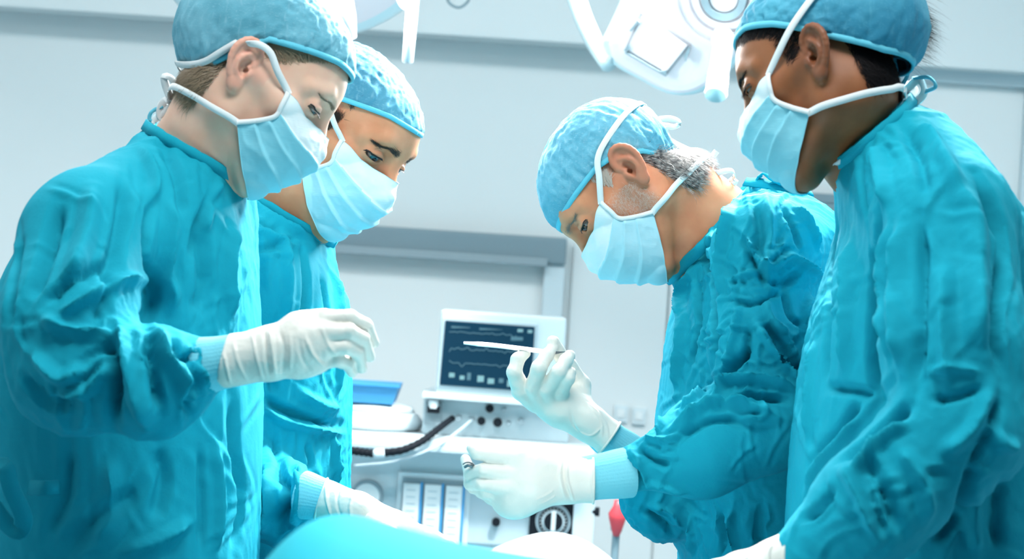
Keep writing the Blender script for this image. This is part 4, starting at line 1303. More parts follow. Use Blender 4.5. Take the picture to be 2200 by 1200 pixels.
cuff('A', (425, 788, 2.045), (520, 770, 2.04), 62, 53)

# --- C: left hand, thumb on top, fingers closed
d = 2.36
pc = [(RP((1275, 1032, d), (1212, 1030, d), 48, 48), 0.004), (RP((1212, 1030, d), (1140, 1034, d - .01), 48, 58), 0.012),
      (EL(V(1118, 1042, d - .012), (72 * d / F, 0.030, 60 * d / F)), 0.014),
      (EL(V(1102, 1078, d - .006), (42 * d / F, 0.024, 36 * d / F)), 0.014),
      (RP((1170, 1000, d - .01), (1108, 984, d - .022), 34, 27), 0.012)]
pc += finger([(1110, 984, d - .024), (1052, 978, d - .034), (1024, 972, d - .036), (1012, 962, d - .034)], [23, 16, 14.5, 10], 0.003)
pc += finger([(1112, 1018, d - .028), (1038, 1009, d - .038), (1010, 1016, d - .020), (1000, 986, d - .004)], [22, 14.5, 14, 11], 0.002)
pc += finger([(1104, 1044, d - .030), (1034, 1038, d - .034), (1010, 1038, d - .012), (1006, 1012, d + .004)], [24, 15.5, 14, 11], 0.002)
pc += finger([(1100, 1066, d - .018), (1042, 1056, d - .020), (1018, 1046, d + .002), (1020, 1030, d + .018)], [24, 15, 13.5, 11], 0.003)
pc += finger([(1100, 1084, d - .004), (1056, 1068, d - .002), (1034, 1056, d + .014), (1034, 1036, d + .03)], [20, 15, 13, 11], 0.003)
fc = [([(1206, 984), (1203, 1030), (1216, 1072)], 5, 1.6, .4), ([(1212, 986), (1212, 1030), (1226, 1076)], 4, -1.4), ([(1219, 985), (1219, 1030), (1234, 1078)], 4, 1.4, .4), ([(1196, 1062), (1180, 1072), (1160, 1082)], 4, 0.8, .4), ([(1192, 1050), (1175, 1062), (1150, 1074)], 4, 0.7, .4), ([(1276, 985), (1272, 1030), (1278, 1080)], 5, 1.6, .3)]
glove('C', pc, fc, ((1274, 1032, d), 48.5, (1, 0, 0)), cut=((1275, 1032, d), (1, 0, 0)))
cuff('C', (1352, 1014, 2.38), (1235, 1031, 2.36), 54, 45)

# --- C: right hand, raised, holding the scalpel between fingertips and thumb
d = 2.53
pr = [(RP((1312, 942, d), (1262, 906, d), 40, 36), 0.004), (RP((1262, 906, d), (1215, 880, d), 38, 42), 0.012),
      (EL(V(1188, 862, d), (56 * d / F, 0.022, 44 * d / F), ((0.86, 0, -0.5), (0, 1, 0), (0.5, 0, 0.86))), 0.014),
      (RP((1240, 870, d + .012), (1244, 828, d + .028), 32, 26), 0.012)]
pr += finger([(1150, 862, d - .004), (1120, 838, d - .012), (1105, 800, d - .024), (1112, 772, d - .018), (1128, 758, d - .008)], [24, 21, 17, 15, 12], 0.003)
pr += finger([(1166, 866, d - .008), (1146, 832, d - .020), (1158, 790, d - .036), (1174, 764, d - .026), (1186, 750, d - .010)], [22, 19, 17, 15, 12.5], 0.003)
pr += finger([(1186, 868, d - .008), (1176, 836, d - .022), (1200, 798, d - .040), (1216, 774, d - .030), (1224, 764, d - .022)], [21, 18.5, 16.5, 15, 13], 0.003)
pr += finger([(1206, 872, d - .004), (1204, 842, d - .020), (1220, 812, d - .034), (1226, 800, d - .028)], [19, 16.5, 15, 12.5], 0.003)
pr += finger([(1244, 828, d + .028), (1222, 786, d + .020), (1196, 754, d + .004), (1188, 734, d - .004)], [24, 18, 17, 14], 0.004)
fr_ = [([(1258, 862), (1288, 890), (1306, 930)], 4, 0.9, .5), ([(1266, 870), (1292, 905), (1292, 945)], 4, 0.9, .5), ([(1280, 880), (1302, 910), (1308, 950)], 4, 0.9, .5), ([(1222, 870), (1232, 910), (1250, 935)], 5, -0.7), ([(1240, 925), (1270, 935), (1295, 915)], 4, 0.8, .5)]
glove('C', pr, fr_, ((1309, 940, d), 40.5, (-0.81, 0, 0.58)), cut=((1310, 941, d), (0.81, 0, -0.58)))
cuff('C', (1348, 974, 2.55), (1290, 928, 2.53), 45, 37)

# --- B: right hand laid on the drape
d = 2.42
pb = [(RP((690, 1070, 2.46), (770, 1096, 2.43), 44, 36), 0.004), (RP((770, 1096, 2.43), (850, 1132, d), 36, 34), 0.012),
      (EL(V(858, 1136, d), (52 * d / F, 0.036, 28 * d / F), ((0.91, 0, -0.41), (0, 1, 0), (0.41, 0, 0.91))), 0.012)]
for i, dy in enumerate((-.030, -.010, .012, .032)):
    o = (0, 2, 1, -3)[i]
    pb += finger([(868, 1132 + o, d + dy), (925, 1152 + o, d + dy * 1.1), (965, 1172 + o, d + dy * 1.1), (990, 1196 + o, d + dy)], [17, 15, 13.5, 11])
pb += finger([(800, 1120, d - .03), (860, 1156, d - .05), (910, 1178, d - .05)], [20, 16, 12])
fb = [([(700, 1032), (702, 1070), (712, 1112)], 6, 1.6, .4), ([(760, 1056), (752, 1090), (758, 1128)], 6, 1.0, .4), ([(730, 1044), (724, 1080), (735, 1120)], 6, -1.0), ([(880, 1108), (890, 1112), (900, 1108)], 9, 1.6, .4), ([(835, 1090), (845, 1100), (850, 1112)], 7, 1.2, .4)]
glove('B', pb, fb, ((690, 1070, 2.46), 44.5, (0.95, 0, -0.3)), cut=((690, 1070, 2.46), (-0.95, 0, 0.3)))
cuff('B', (650, 1062, 2.47), (720, 1078, 2.455), 52, 40)

# --- D: left hand low in front of the body
d = 1.97
pd_ = [(RP((1735, 1185, d), (1670, 1205, d), 60, 52), 0.004), (EL(V(1610, 1226, d), (70 * d / F, 0.030, 46 * d / F)), 0.014)]
for i, dy in enumerate((-.030, -.010, .012, .032)):
    pd_ += finger([(1580, 1226, d + dy), (1525, 1236, d + dy), (1490, 1250, d + dy), (1465, 1270, d + dy)], [21, 18, 16, 13])
pd_ += finger([(1640, 1215, d + .03), (1570, 1212, d + .05), (1530, 1216, d + .05)], [24, 19, 15])
fd = [([(1690, 1160), (1684, 1190), (1690, 1230)], 6, 1.4, .4), ([(1660, 1165), (1650, 1190), (1655, 1230)], 7, 1.2, .4), ([(1620, 1180), (1600, 1200), (1590, 1220)], 8, 1.0, .4)]
glove('D', pd_, fd, None)

# --- instruments in C's hands
M['steel'] = mat('surgical_steel', (0.93, 0.95, 0.96), rough=0.35, metal=0.6)
M['steel_dark'] = mat('worn_steel', (0.20, 0.23, 0.25), rough=0.35, metal=0.8)
def bar(pts, w, t, nrmv):
    return ribbon_mesh(catmull(np.array(pts), 30), np.tile(nrmv, (30, 1)), w, t)
ori = V(1100, 744, 2.515)
sc_root = empty('scalpel', tuple(to_world(ori)))
wv = np.r_[np.linspace(0.0028, 0.0048, 5), np.full(20, 0.0058), np.linspace(0.0056, 0.004, 5)]
bv, bf = bar([V(996, 736, 2.512), V(1060, 741, 2.513), V(1150, 752, 2.516), V(1176, 756, 2.517)], wv, 0.0028, (0, -0.85, 0.5))
make_obj('handle', bv, bf, M['steel'], sc_root, smooth=False)
wb = np.r_[np.linspace(0.004, 0.0050, 10), np.linspace(0.0050, 0.0008, 20)]
bv, bf = bar([V(1174, 757, 2.517), V(1195, 757, 2.512), V(1214, 755, 2.508)], wb, 0.0008, (0, -0.95, 0.3))
make_obj('blade', bv, bf, M['steel_dark'], sc_root, smooth=False)
tag(sc_root, 'thin steel scalpel held up in front of the dark monitor screen', 'scalpel')
ori = V(1006, 1000, 2.33)
nd = empty('suture_needle', tuple(to_world(ori)))
t = np.linspace(0.2, 2.6, 24)
P = np.stack([ori[0] + 0.0075 * np.cos(t), np.full(24, ori[1]) + 0.002 * t, ori[2] - 0.002 + 0.006 * np.sin(t)], 1)
tv, tf = tube_mesh(P, np.linspace(0.0014, 0.0007, 24), 8)
make_obj('curved_shaft', tv, tf, M['steel_dark'], nd)
bv, bf = bar([V(998, 1003, 2.330), V(1006, 999, 2.328), V(1016, 1001, 2.328)], np.linspace(0.003, 0.005, 30), 0.003, (0, -1, 0.2))
make_obj('grip_plate', bv, bf, M['steel_dark'], nd)
tag(nd, 'small dark steel needle pinched under the thumb of the lower gloved hand', 'needle')

# --- gown ties
def tape(name, pts, w, parent, nvec=(0, -1, 0.1), m=None, th=0.0022, n=50):
    P = catmull(np.array([V(*p) for p in pts]), n)
    N = np.tile(np.array(nvec, float), (n, 1))
    bv, bf = ribbon_mesh(P, N, w, th)
    return make_obj(name, bv, bf, m or M['gown'], parent)
gA = GOWN['A'][0]
tape('gown_tie', [(-30, 1040, 2.14), (8, 1000, 2.13), (24, 1050, 2.12), (50, 1110, 2.12), (40, 1140, 2.125), (10, 1120, 2.13), (-20, 1080, 2.13)], 0.020, gA, (0.3, -0.9, 0.2))
tape('gown_tie', [(62, 1046, 2.165), (95, 1048, 2.15), (128, 1046, 2.158)], 0.017, gA, (0.1, -1, 0.2))
gC = GOWN['C'][0]
tape('gown_tie', [(1600, 390, 2.60), (1625, 392, 2.59), (1660, 396, 2.59), (1720, 404, 2.60)], 0.016, gC, (0.1, -0.8, 0.5))
tape('gown_tie', [(1622, 396, 2.60), (1640, 372, 2.59), (1660, 384, 2.585), (1700, 402, 2.59)], 0.013, gC, (0.5, -0.5, 0.7))
tape('gown_tie', [(1650, 398, 2.60), (1672, 388, 2.585), (1700, 398, 2.59), (1745, 416, 2.61)], 0.012, gC, (0.2, -0.6, 0.8))

# --- knotted mask ties and cap strings behind the heads
def ties(key, loops, m, w):
    for pts in loops:
        P = catmull(np.array([V(*q) for q in pts]), 40)
        N = np.gradient(np.gradient(P, axis=0), axis=0) + np.array([0, -1e-5, 2e-5])
        N = np.tile(np.array([0.15, -0.75, 0.5]), (40, 1)) + 0.35 * np.stack([np.sin(np.arange(40) * .35), 0 * P[:, 0], np.cos(np.arange(40) * .3)], 1)
        bv, bf = ribbon_mesh(P, N, w, 0.0013)
        make_obj('mask_tie' if m == 'strap' else 'cap_string', bv, bf, M[m], ROOT[key])
ties('C', [[(1405, 256, 2.66), (1440, 254, 2.66), (1460, 262, 2.66), (1448, 272, 2.665), (1415, 266, 2.665)],
           [(1500, 392, 2.66), (1540, 372, 2.64), (1572, 366, 2.64), (1576, 382, 2.65), (1545, 402, 2.66), (1505, 396, 2.66)],
           [(1505, 388, 2.66), (1520, 350, 2.66), (1540, 324, 2.66)], [(1500, 396, 2.66), (1550, 412, 2.65), (1580, 388, 2.65), (1560, 404, 2.66)],
           [(1440, 300, 2.66), (1480, 322, 2.66), (1515, 330, 2.66), (1530, 352, 2.66), (1505, 372, 2.66)]], 'strap', 0.0085)
ties('A', [[(398, 232, 2.36), (365, 205, 2.37), (352, 165, 2.37), (372, 172, 2.37), (380, 210, 2.37), (350, 240, 2.37), (325, 262, 2.37)],
           [(395, 238, 2.36), (375, 262, 2.37), (345, 250, 2.37), (355, 215, 2.37), (392, 226, 2.37)], [(410, 120, 2.36), (385, 100, 2.38), (390, 130, 2.38)]], 'strap', 0.0100)
ties('A', [[(418, 128, 2.34), (404, 170, 2.35), (392, 215, 2.36)], [(350, 228, 2.37), (326, 240, 2.37), (322, 258, 2.37), (338, 262, 2.37)]], 'band', 0.0050)
ties('D', [[(1925, 214, 2.26), (1950, 190, 2.26), (1975, 170, 2.26), (1985, 200, 2.26), (1955, 225, 2.26), (1930, 212, 2.26)], [(1930, 208, 2.26), (1945, 180, 2.27), (1965, 190, 2.27), (1950, 215, 2.27)]], 'strap', 0.0100)
ties('D', [[(1925, 122, 2.24), (1948, 130, 2.25), (1950, 160, 2.25), (1930, 195, 2.25)], [(1922, 124, 2.24), (1925, 160, 2.24), (1918, 196, 2.25)], [(1960, 168, 2.26), (1995, 166, 2.26), (2010, 185, 2.26), (1985, 198, 2.26)]], 'band', 0.0050)
# hair tuft standing out of the cap of D
rng = np.random.RandomState(2)
n = 900
c = V(1962, 62, 2.25)
rt = c + rng.normal(size=(n, 3)) * np.array([0.006, 0.014, 0.016])
nn = np.tile(np.array([0.55, 0.0, 0.83]), (n, 1))
fl = np.tile(np.array([0.9, 0.0, 0.35]), (n, 1)) + rng.normal(scale=0.25, size=(n, 3))
sv, sf = strands(rt, nn, fl, 0.030, 0.10, 0.0009, rng, 0.2)
tag(make_obj('hair', sv, sf, M['hair_black'], ROOT['D']), kind='stuff')
LAB = {'A': ('person in teal gown at the far left with one gloved hand raised', None), 'B': ('tan-faced person in teal gown standing second from the left with both eyes showing', None),
       'C': ('grey-haired bearded person in teal gown bending over and holding a scalpel', None), 'D': ('person with dark hair in teal gown and deep blue cap at the far right', None)}
for k in 'ABCD':
    tag(ROOT[k], LAB[k][0], 'person', 'surgical team in teal gowns')
# ------------------------------------------------------------------ the room
def box_mesh(lo, hi, bev=0.0, seg=2):
    bm = bmesh.new()
    bmesh.ops.create_cube(bm, size=1.0)
    lo, hi = Vector(lo), Vector(hi)
    for v in bm.verts:
        v.co = Vector(((lo[k] + hi[k]) / 2 + v.co[k] * (hi[k] - lo[k]) for k in range(3)))
    if bev:
        bmesh.ops.bevel(bm, geom=bm.edges[:], offset=bev, segments=seg, profile=0.7, affect='EDGES')
    vs = [tuple(v.co) for v in bm.verts]
    bm.verts.index_update()
    fs = [tuple(v.index for v in f.verts) for f in bm.faces]
    bm.free()
    return np.array(vs), fs

def box(name, lo, hi, m, parent=None, bev=0.0):
    vs, fs = box_mesh(np.minimum(lo, hi), np.maximum(lo, hi), bev)
    return make_obj(name, vs, fs, m, parent, smooth=False, world_space=True)

def pbox(name, a, b, y0, y1, m, parent=None, bev=0.0):
    """world box whose front face (at depth y0) spans image corners a (top left) and b (bottom right)"""
    A, B = W(a[0], a[1], y0), W(b[0], b[1], y0)
    return box(name, (A[0], y0, B[2]), (B[0], y1, A[2]), m, parent, bev)

def cyl(name, a, b, r, m, parent=None, ns=24, r2=None):
    tv, tf = tube_mesh(np.array([a, b]), [r, r if r2 is None else r2], ns)
    return make_obj(name, tv, tf, m, parent, smooth=False, world_space=True)

M['wall'] = mat('wall_paint', (0.76, 0.85, 0.875), rough=0.7)
add_noise_color(M['wall'], (0.745, 0.84, 0.865), (0.775, 0.86, 0.885), scale=1.2, detail=3)
M['ceil'] = mat('ceiling_paint', (0.72, 0.84, 0.88), rough=0.8)
M['floor'] = mat('vinyl_floor', (0.22, 0.36, 0.44), rough=0.4)
add_noise_color(M['floor'], (0.20, 0.34, 0.42), (0.24, 0.39, 0.47), scale=30, detail=3)
M['frame'] = mat('grey_frame', (0.20, 0.30, 0.35), rough=0.5)
M['frame_light'] = mat('pale_frame', (0.62, 0.76, 0.82), rough=0.45)
M['frost'] = mat('frosted_pane', (0.80, 0.88, 0.90), rough=0.35)
M['white'] = mat('white_plastic', (0.70, 0.83, 0.88), rough=0.4)
M['offwhite'] = mat('pale_grey_plastic', (0.52, 0.66, 0.72), rough=0.45)
M['grey'] = mat('grey_plastic', (0.28, 0.38, 0.43), rough=0.5)
M['black'] = mat('black_plastic', (0.006, 0.010, 0.016), rough=0.7, spec=0.2)
M['red'] = mat('red_plastic', (0.62, 0.06, 0.08), rough=0.4)
M['blue'] = mat('blue_plastic', (0.05, 0.33, 0.66), rough=0.45)

YB = 5.4
bw = tag(box('wall_back', (-3.2, YB, 0.0), (3.2, YB + 0.12, 3.0), M['wall']), kind='structure')
tag(box('floor', (-3.2, -2.4, -0.1), (3.2, YB + 0.12, 0.0), M['floor']), kind='structure')
tag(box('ceiling', (-3.2, -2.4, 3.0), (3.2, YB + 0.12, 3.1), M['ceil']), kind='structure')
tag(box('wall_left', (-3.32, -2.4, 0.0), (-3.2, YB + 0.12, 3.0), M['wall']), kind='structure')
tag(box('wall_right', (3.2, -2.4, 0.0), (3.32, YB + 0.12, 3.0), M['wall']), kind='structure')
zs = W(1100, 84, 5.27)[2]
tag(box('ceiling_soffit', (-3.2, 5.27, zs), (3.2, YB, 3.0), M['wall'], bev=0.006), kind='structure')  # soffit boxed out along the top of the back wall
for x, y in PANELS:
    r = empty('unseen_ceiling_light', (x, y, 3.0))  # casing for a panel out of view, added for its light
    box('frame', (x - 0.62, y - 0.32, 2.965), (x + 0.62, y + 0.32, 3.0), M['white'], r, 0.004)
    box('diffuser', (x - 0.58, y - 0.28, 2.955), (x + 0.58, y + 0.28, 2.967), M['panel'], r)
    tag(r, 'unseen ceiling light panel added above the ' + ('left' if x < 0 else 'right' if x > 0 else 'middle') + (' front' if y < 3 else ' back') + ' of the room', 'ceiling light', 'added ceiling light panels')

# the wall panel with the grey head rail behind the machine
tz = W(950, 496, 5.36)
wl, wr = W(560, 700, 5.36)[0], W(1206, 700, 5.36)[0]
zt, zr, zb = W(950, 494, 5.36)[2], W(950, 552, 5.36)[2], 0.9
win = empty('window_1', (wl, 5.36, zb)); tag(win, kind='structure')
box('head_rail', (wl, 5.33, zr), (wr, YB, zt), M['frame'], win, 0.008)
box('rail_lip', (wl, 5.31, zr - 0.008), (wr - 0.05, YB, zr + 0.014), M['grey'], win, 0.003)
box('window_frame', (wr - 0.058, 5.345, zb), (wr, YB, zr), M['frame_light'], win, 0.006)
box('window_frame', (wl, 5.345, zb), (wl + 0.058, YB, zr), M['frame_light'], win, 0.006)
box('pane', (wl + 0.058, 5.378, zb), (wr - 0.058, 5.392, zr), M['frost'], win)
# wall panels right of it
for i, (a, b) in enumerate(((1222, 1430), (1434, 1640))):
    A, B = W(a, 700, 5.39), W(b, 700, 5.39)
    o = box('wall_panel', (A[0], 5.385, 0.5), (B[0], YB, W(1300, 528, 5.39)[2]), M['wall'], bw, 0.004)
# sockets
for i, (x, y) in enumerate(((1334, 888), (1373, 893))):
    r = empty('wall_socket', tuple(W(x, y, 5.385)))
    pbox('plate', (x - 13, y - 19), (x + 13, y + 19), 5.372, 5.386, M['white'], r, 0.003)
    pbox('socket_face', (x - 7, y - 9), (x + 7, y + 9), 5.368, 5.374, M['frost'], r, 0.001)
    tag(r, 'white wall socket plate, the ' + ('one nearer the raised gloved hand' if i == 0 else 'one nearer the teal sleeve of the bearded surgeon'), 'socket')
# door with frame on the right
dr = empty('door_1', tuple(W(2080, 600, 5.39) * np.array([1, 1, 0]))); tag(dr, kind='structure')
zd = W(2080, 182, 5.36)[2]
xl, xr = W(1905, 600, 5.36)[0], W(2178, 600, 5.36)[0]
box('door_leaf', (xl, 5.37, 0.0), (xr, YB, zd), M['frost'], dr, 0.003)
box('door_frame', (xr, 5.34, 0.0), (xr + 0.06, YB, zd + 0.05), M['frame_light'], dr, 0.006)
box('door_frame', (xl - 0.06, 5.34, 0.0), (xl, YB, zd + 0.05), M['frame_light'], dr, 0.006)
box('door_frame', (xl, 5.34, zd), (xr, YB, zd + 0.05), M['frame_light'], dr, 0.006)
shl = W(1800, 425, 5.3)
tag(box('shadow_strip', (W(1640, 425, 5.3)[0], 5.34, shl[2] - 0.012), (xl - 0.06, YB, shl[2] + 0.012), M['frame'], bev=0.003), kind='structure')  # dark strip on the wall standing in for a shadow line

# ------------------------------------------------------------------ anaesthesia machine
ym = 4.30
mc = empty('anaesthesia_machine', (float(W(990, 700, ym)[0]), ym, 0.0))
tag(mc, 'white anaesthesia machine with flow meter columns and a round black dial', 'machine')
x0, x1 = W(690, 1000, ym)[0], W(1262, 1000, ym)[0]
zw = W(980, 938, ym)[2]
box('worktop', (x0 - 0.02, ym - 0.10, zw - 0.028), (x1 + 0.01, ym + 0.42, zw), M['white'], mc, 0.008)
box('cabinet_body', (x0, ym, 0.16), (x1, ym + 0.40, zw - 0.028), M['white'], mc, 0.008)
zc0, zc1 = W(1020, 930, ym)[2], W(1020, 856, ym)[2]
xa, xb = W(908, 880, ym)[0], W(1225, 900, ym)[0]
ctl = box('control_unit', (xa, ym + 0.02, zw), (xb, ym + 0.36, zc1), M['offwhite'], mc, 0.006)
for (px, py, r, mm) in ((1052, 878, 9, 'black'), (1069, 908, 10, 'black'), (1034, 905, 9, 'black'), (1012, 902, 6, 'grey'), (1082, 880, 5, 'grey'), (1092, 910, 5, 'grey'), (985, 898, 7, 'grey'), (1120, 905, 7, 'grey')):
    c = W(px, py, ym)
    cyl('knob', (c[0], ym + 0.022, c[2]), (c[0], ym - 0.006, c[2]), r * ym / F, M[mm], ctl, 20, r * 0.85 * ym / F)
pbox('suction_port', (914, 862), (948, 914), ym + 0.004, ym + 0.03, M['grey'], ctl, 0.004)
pbox('port_block', (918, 872), (944, 888), ym - 0.02, ym + 0.01, M['black'], ctl, 0.003)
c = W(932, 864, ym); cyl('port_cap', (c[0], ym - 0.012, c[2] - 0.012), (c[0], ym - 0.012, c[2] + 0.006), 0.011, M['white'], ctl)
# flow meters
fa_, fb_ = (856, 1012), (1002, 1190)
fm = pbox('flow_meter_frame', fa_, fb_, ym - 0.016, ym + 0.01, M['white'], mc, 0.004)
A, B = W(866, 1022, ym), W(992, 1180, ym)
box('flow_meter_recess', (A[0], ym - 0.020, B[2]), (B[0], ym - 0.010, A[2]), M['grey'], fm, 0.001)
for i in range(3):
    u0 = A[0] + (B[0] - A[0]) * (i + 0.08) / 3; u1 = A[0] + (B[0] - A[0]) * (i + 0.88) / 3
    col_ = box('flow_tube', (u0, ym - 0.030, B[2]), (u1, ym - 0.014, A[2] - 0.012), M['frost'], fm, 0.003)
    box('tube_edge', (u1, ym - 0.032, B[2]), (u1 + 0.005, ym - 0.012, A[2] - 0.008), M['blue'], fm, 0.001)
    for j in range(9):
        zz = B[2] + (A[2] - 0.02 - B[2]) * (j + 0.5) / 9
        box('scale_mark', (u0 + 0.008, ym - 0.0312, zz), (u1 - 0.010, ym - 0.0296, zz + 0.0022), M['offwhite'], col_)
def gauge(px, py, rp, parent, dark, ring):
    c = W(px, py, ym); r = rp * ym / F
    g_ = empty_part = None
    cyl('gauge_case', (c[0], ym + 0.005, c[2]), (c[0], ym - 0.030, c[2]), r, M[ring], parent, 40)
    cyl('gauge_face', (c[0], ym - 0.025, c[2]), (c[0], ym - 0.0315, c[2]), r * 0.80, M[dark], parent, 40)
gauge(790, 1062, 34, mc, 'frost', 'grey')
pn = pbox('side_panel', (1010, 1030), (1138, 1175), ym - 0.012, ym + 0.01, M['offwhite'], mc, 0.004)
c = W(1066, 1118, ym); cyl('knob', (c[0], ym, c[2]), (c[0], ym - 0.03, c[2]), 0.009, M['black'], pn)
dp = pbox('dial_panel', (1140, 1078), (1236, 1190), ym - 0.022, ym + 0.01, M['black'], mc, 0.006)
c = W(1188, 1116, ym)
for rr, mm, k in ((38, 'grey', 0), (31, 'black', 1), (24, 'offwhite', 2), (20, 'black', 3)):
    cyl('dial_ring', (c[0], ym - 0.01, c[2]), (c[0], ym - 0.026 - 0.003 * k, c[2]), rr * ym / F, M[mm], dp, 40)
box('dial_pointer', (c[0] - 0.005, ym - 0.042, c[2] - 0.020), (c[0] + 0.005, ym - 0.034, c[2] + 0.024), M['white'], dp, 0.002)
for k in range(24):
    t = k / 24 * 2 * math.pi
    box('dial_mark', (c[0] + 0.0275 * math.cos(t) - 0.0012, ym - 0.0325, c[2] + 0.0275 * math.sin(t) - 0.0012), (c[0] + 0.0275 * math.cos(t) + 0.0012, ym - 0.0285, c[2] + 0.0275 * math.sin(t) + 0.0012), M['white'], dp)
pbox('corner_post', (1238, 1000), (1272, 1200), ym - 0.03, ym + 0.05, M['white'], mc, 0.008)
for (px, py) in ((1276, 1098),):
    c = W(px, py, ym - 0.02); cyl('hook', (c[0] - 0.012, ym - 0.02, c[2]), (c[0] + 0.012, ym - 0.02, c[2]), 0.010, M['black'], mc, 16)
for sx in (x0 + 0.05, x1 - 0.05):
    for sy in (ym + 0.05, ym + 0.35):
        cyl('castor', (sx - 0.02, sy, 0.06), (sx + 0.02, sy, 0.06), 0.06, M['black'], mc, 20)
        cyl('castor_stem', (sx, sy, 0.06), (sx, sy, 0.17), 0.015, M['grey'], mc, 12)

# monitor on the machine
mo = empty('patient_monitor', tuple(W(1060, 850, ym)))
tag(mo, 'white patient monitor with a dark screen standing on the anaesthesia machine', 'monitor')
yaw = math.radians(4)
def mpt(px, py, dy=0.0):
    return W(px, py, ym + dy)
def panel(name, quad, y0, y1, m, parent, bev=0.006):
    """prism with a quad front face given by image corners"""
    f = np.array([W(q[0], q[1], ym + y0) for q in quad])
    b = f + np.array([0, y1 - y0, 0])
    bm = bmesh.new()
    vv = [bm.verts.new(p) for p in np.concatenate([f, b])]
    for q in ((0, 1, 2, 3), (7, 6, 5, 4), (0, 4, 5, 1), (1, 5, 6, 2), (2, 6, 7, 3), (3, 7, 4, 0)):
        bm.faces.new([vv[i] for i in q])
    bmesh.ops.recalc_face_normals(bm, faces=bm.faces[:])
    if bev:
        bmesh.ops.bevel(bm, geom=bm.edges[:], offset=bev, segments=3, profile=0.7, affect='EDGES')
    bm.verts.index_update()
    vs = np.array([tuple(v.co) for v in bm.verts]); fs = [tuple(v.index for v in fa.verts) for fa in bm.faces]
    bm.free()
    return make_obj(name, vs, fs, m, parent, smooth=False, world_space=True)
panel('casing', [(948, 664), (1218, 683), (1208, 868), (934, 849)], 0.0, 0.12, M['white'], mo, 0.010)
panel('lower_bezel', [(908, 842), (1200, 864), (1198, 876), (906, 854)], -0.03, 0.10, M['white'], mo, 0.004)
panel('screen_bezel', [(949, 681), (1156, 696), (1147, 846), (937, 831)], -0.006, 0.02, M['offwhite'], mo, 0.004)
scr = panel('screen', [(957, 688), (1149, 702), (1141, 840), (945, 826)], -0.010, 0.01, M['screen'], mo, 0.001)
# traces and read-outs lit on the screen
def sline(name, pts, w, m):
    P = catmull(np.array([W(p[0], p[1], ym - 0.0112) for p in pts]), max(12, 3 * len(pts)))
    bv, bf = ribbon_mesh(P, np.tile((0, -1, 0), (len(P), 1)), w, 0.0008)
    make_obj(name, bv, bf, m, scr, smooth=False, world_space=True)
rs = np.random.RandomState(4)
for (py, n, m_, amp) in ((712, 26, 'trace_dim', 3), (748, 30, 'trace_dim', 4), (778, 22, 'trace_dim', 3)):
    sline('trace', [(965 + i * (150 / n), py + i * 0.6 * 14 / n + amp * rs.normal() * (1 if i % 4 == 0 else 0.2)) for i in range(n)], 0.0018, M[m_])
for (px, py, w, h_, m_) in ((965, 800, 12, 10, 'trace'), (988, 806, 10, 9, 'trace'), (1004, 800, 8, 16, 'trace_dim'), (1026, 806, 14, 14, 'trace'), (1048, 812, 14, 12, 'trace'), (1072, 812, 10, 10, 'trace_dim'), (1090, 816, 18, 14, 'trace'), (1118, 816, 12, 10, 'trace_dim'),
                           (1098, 722, 26, 9, 'trace_dim'), (1112, 706, 12, 7, 'trace'), (1134, 708, 10, 7, 'trace'), (970, 700, 40, 4, 'trace_dim'), (1030, 704, 50, 4, 'trace_dim'), (1112, 760, 20, 10, 'trace_dim')):
    panel('readout', [(px, py), (px + w, py + w * 0.07), (px + w - h_ * 0.07, py + h_), (px - h_ * 0.07, py + h_)], -0.0112, -0.0100, M[m_], scr, 0)

# ventilator dome unit, blue tray, black hose
vd = empty('ventilator_unit', tuple(W(800, 938, ym - 0.02)))
tag(vd, 'low white rounded device on the machine worktop under the blue tray', 'device')
c = W(800, 935, ym + 0.10)
def lathe(name, prof, cx, cy, m, parent, ns=48, sx=1.0):
    vs, n = [], len(prof)
    for r, z in prof:
        for k in range(ns):
            t = 2 * math.pi * k / ns
            vs.append((cx + sx * r * math.cos(t), cy + r * math.sin(t), z))
    fs = [(i * ns + k, i * ns + (k + 1) % ns, (i + 1) * ns + (k + 1) % ns, (i + 1) * ns + k) for i in range(n - 1) for k in range(ns)]
    fs += [tuple(range(ns))[::-1], tuple((n - 1) * ns + k for k in range(ns))]
    return make_obj(name, vs, fs, m, parent, smooth=True, world_space=True)
hz_ = zw
lathe('base_drum', [(0.080, hz_), (0.096, hz_ + 0.003), (0.102, hz_ + 0.010), (0.102, hz_ + 0.022), (0.092, hz_ + 0.036), (0.085, hz_ + 0.040)], c[0], c[1], M['white'], vd, sx=1.1)
lathe('drum_top', [(0.085, hz_ + 0.040), (0.080, hz_ + 0.052), (0.05, hz_ + 0.058), (0.005, hz_ + 0.060)], c[0], c[1], M['white'], vd, sx=1.1)
for k in range(7):
    A = W(765 + k * 6.4, 938 + k * 0.5, c[1] - 0.105)
    box('maker_mark', (A[0], c[1] - 0.106, A[2] - 0.002), (A[0] + 0.0045, c[1] - 0.100, A[2] + 0.003), M['offwhite'], vd)
tb = empty('blue_tray', tuple(W(800, 900, ym + 0.1)))
tag(tb, 'shallow blue plastic tray on top of the white rounded device', 'tray')
A, B = W(700, 862, ym + 0.02), W(852, 898, ym + 0.02)
zt0 = hz_ + 0.060
hgt = 0.042
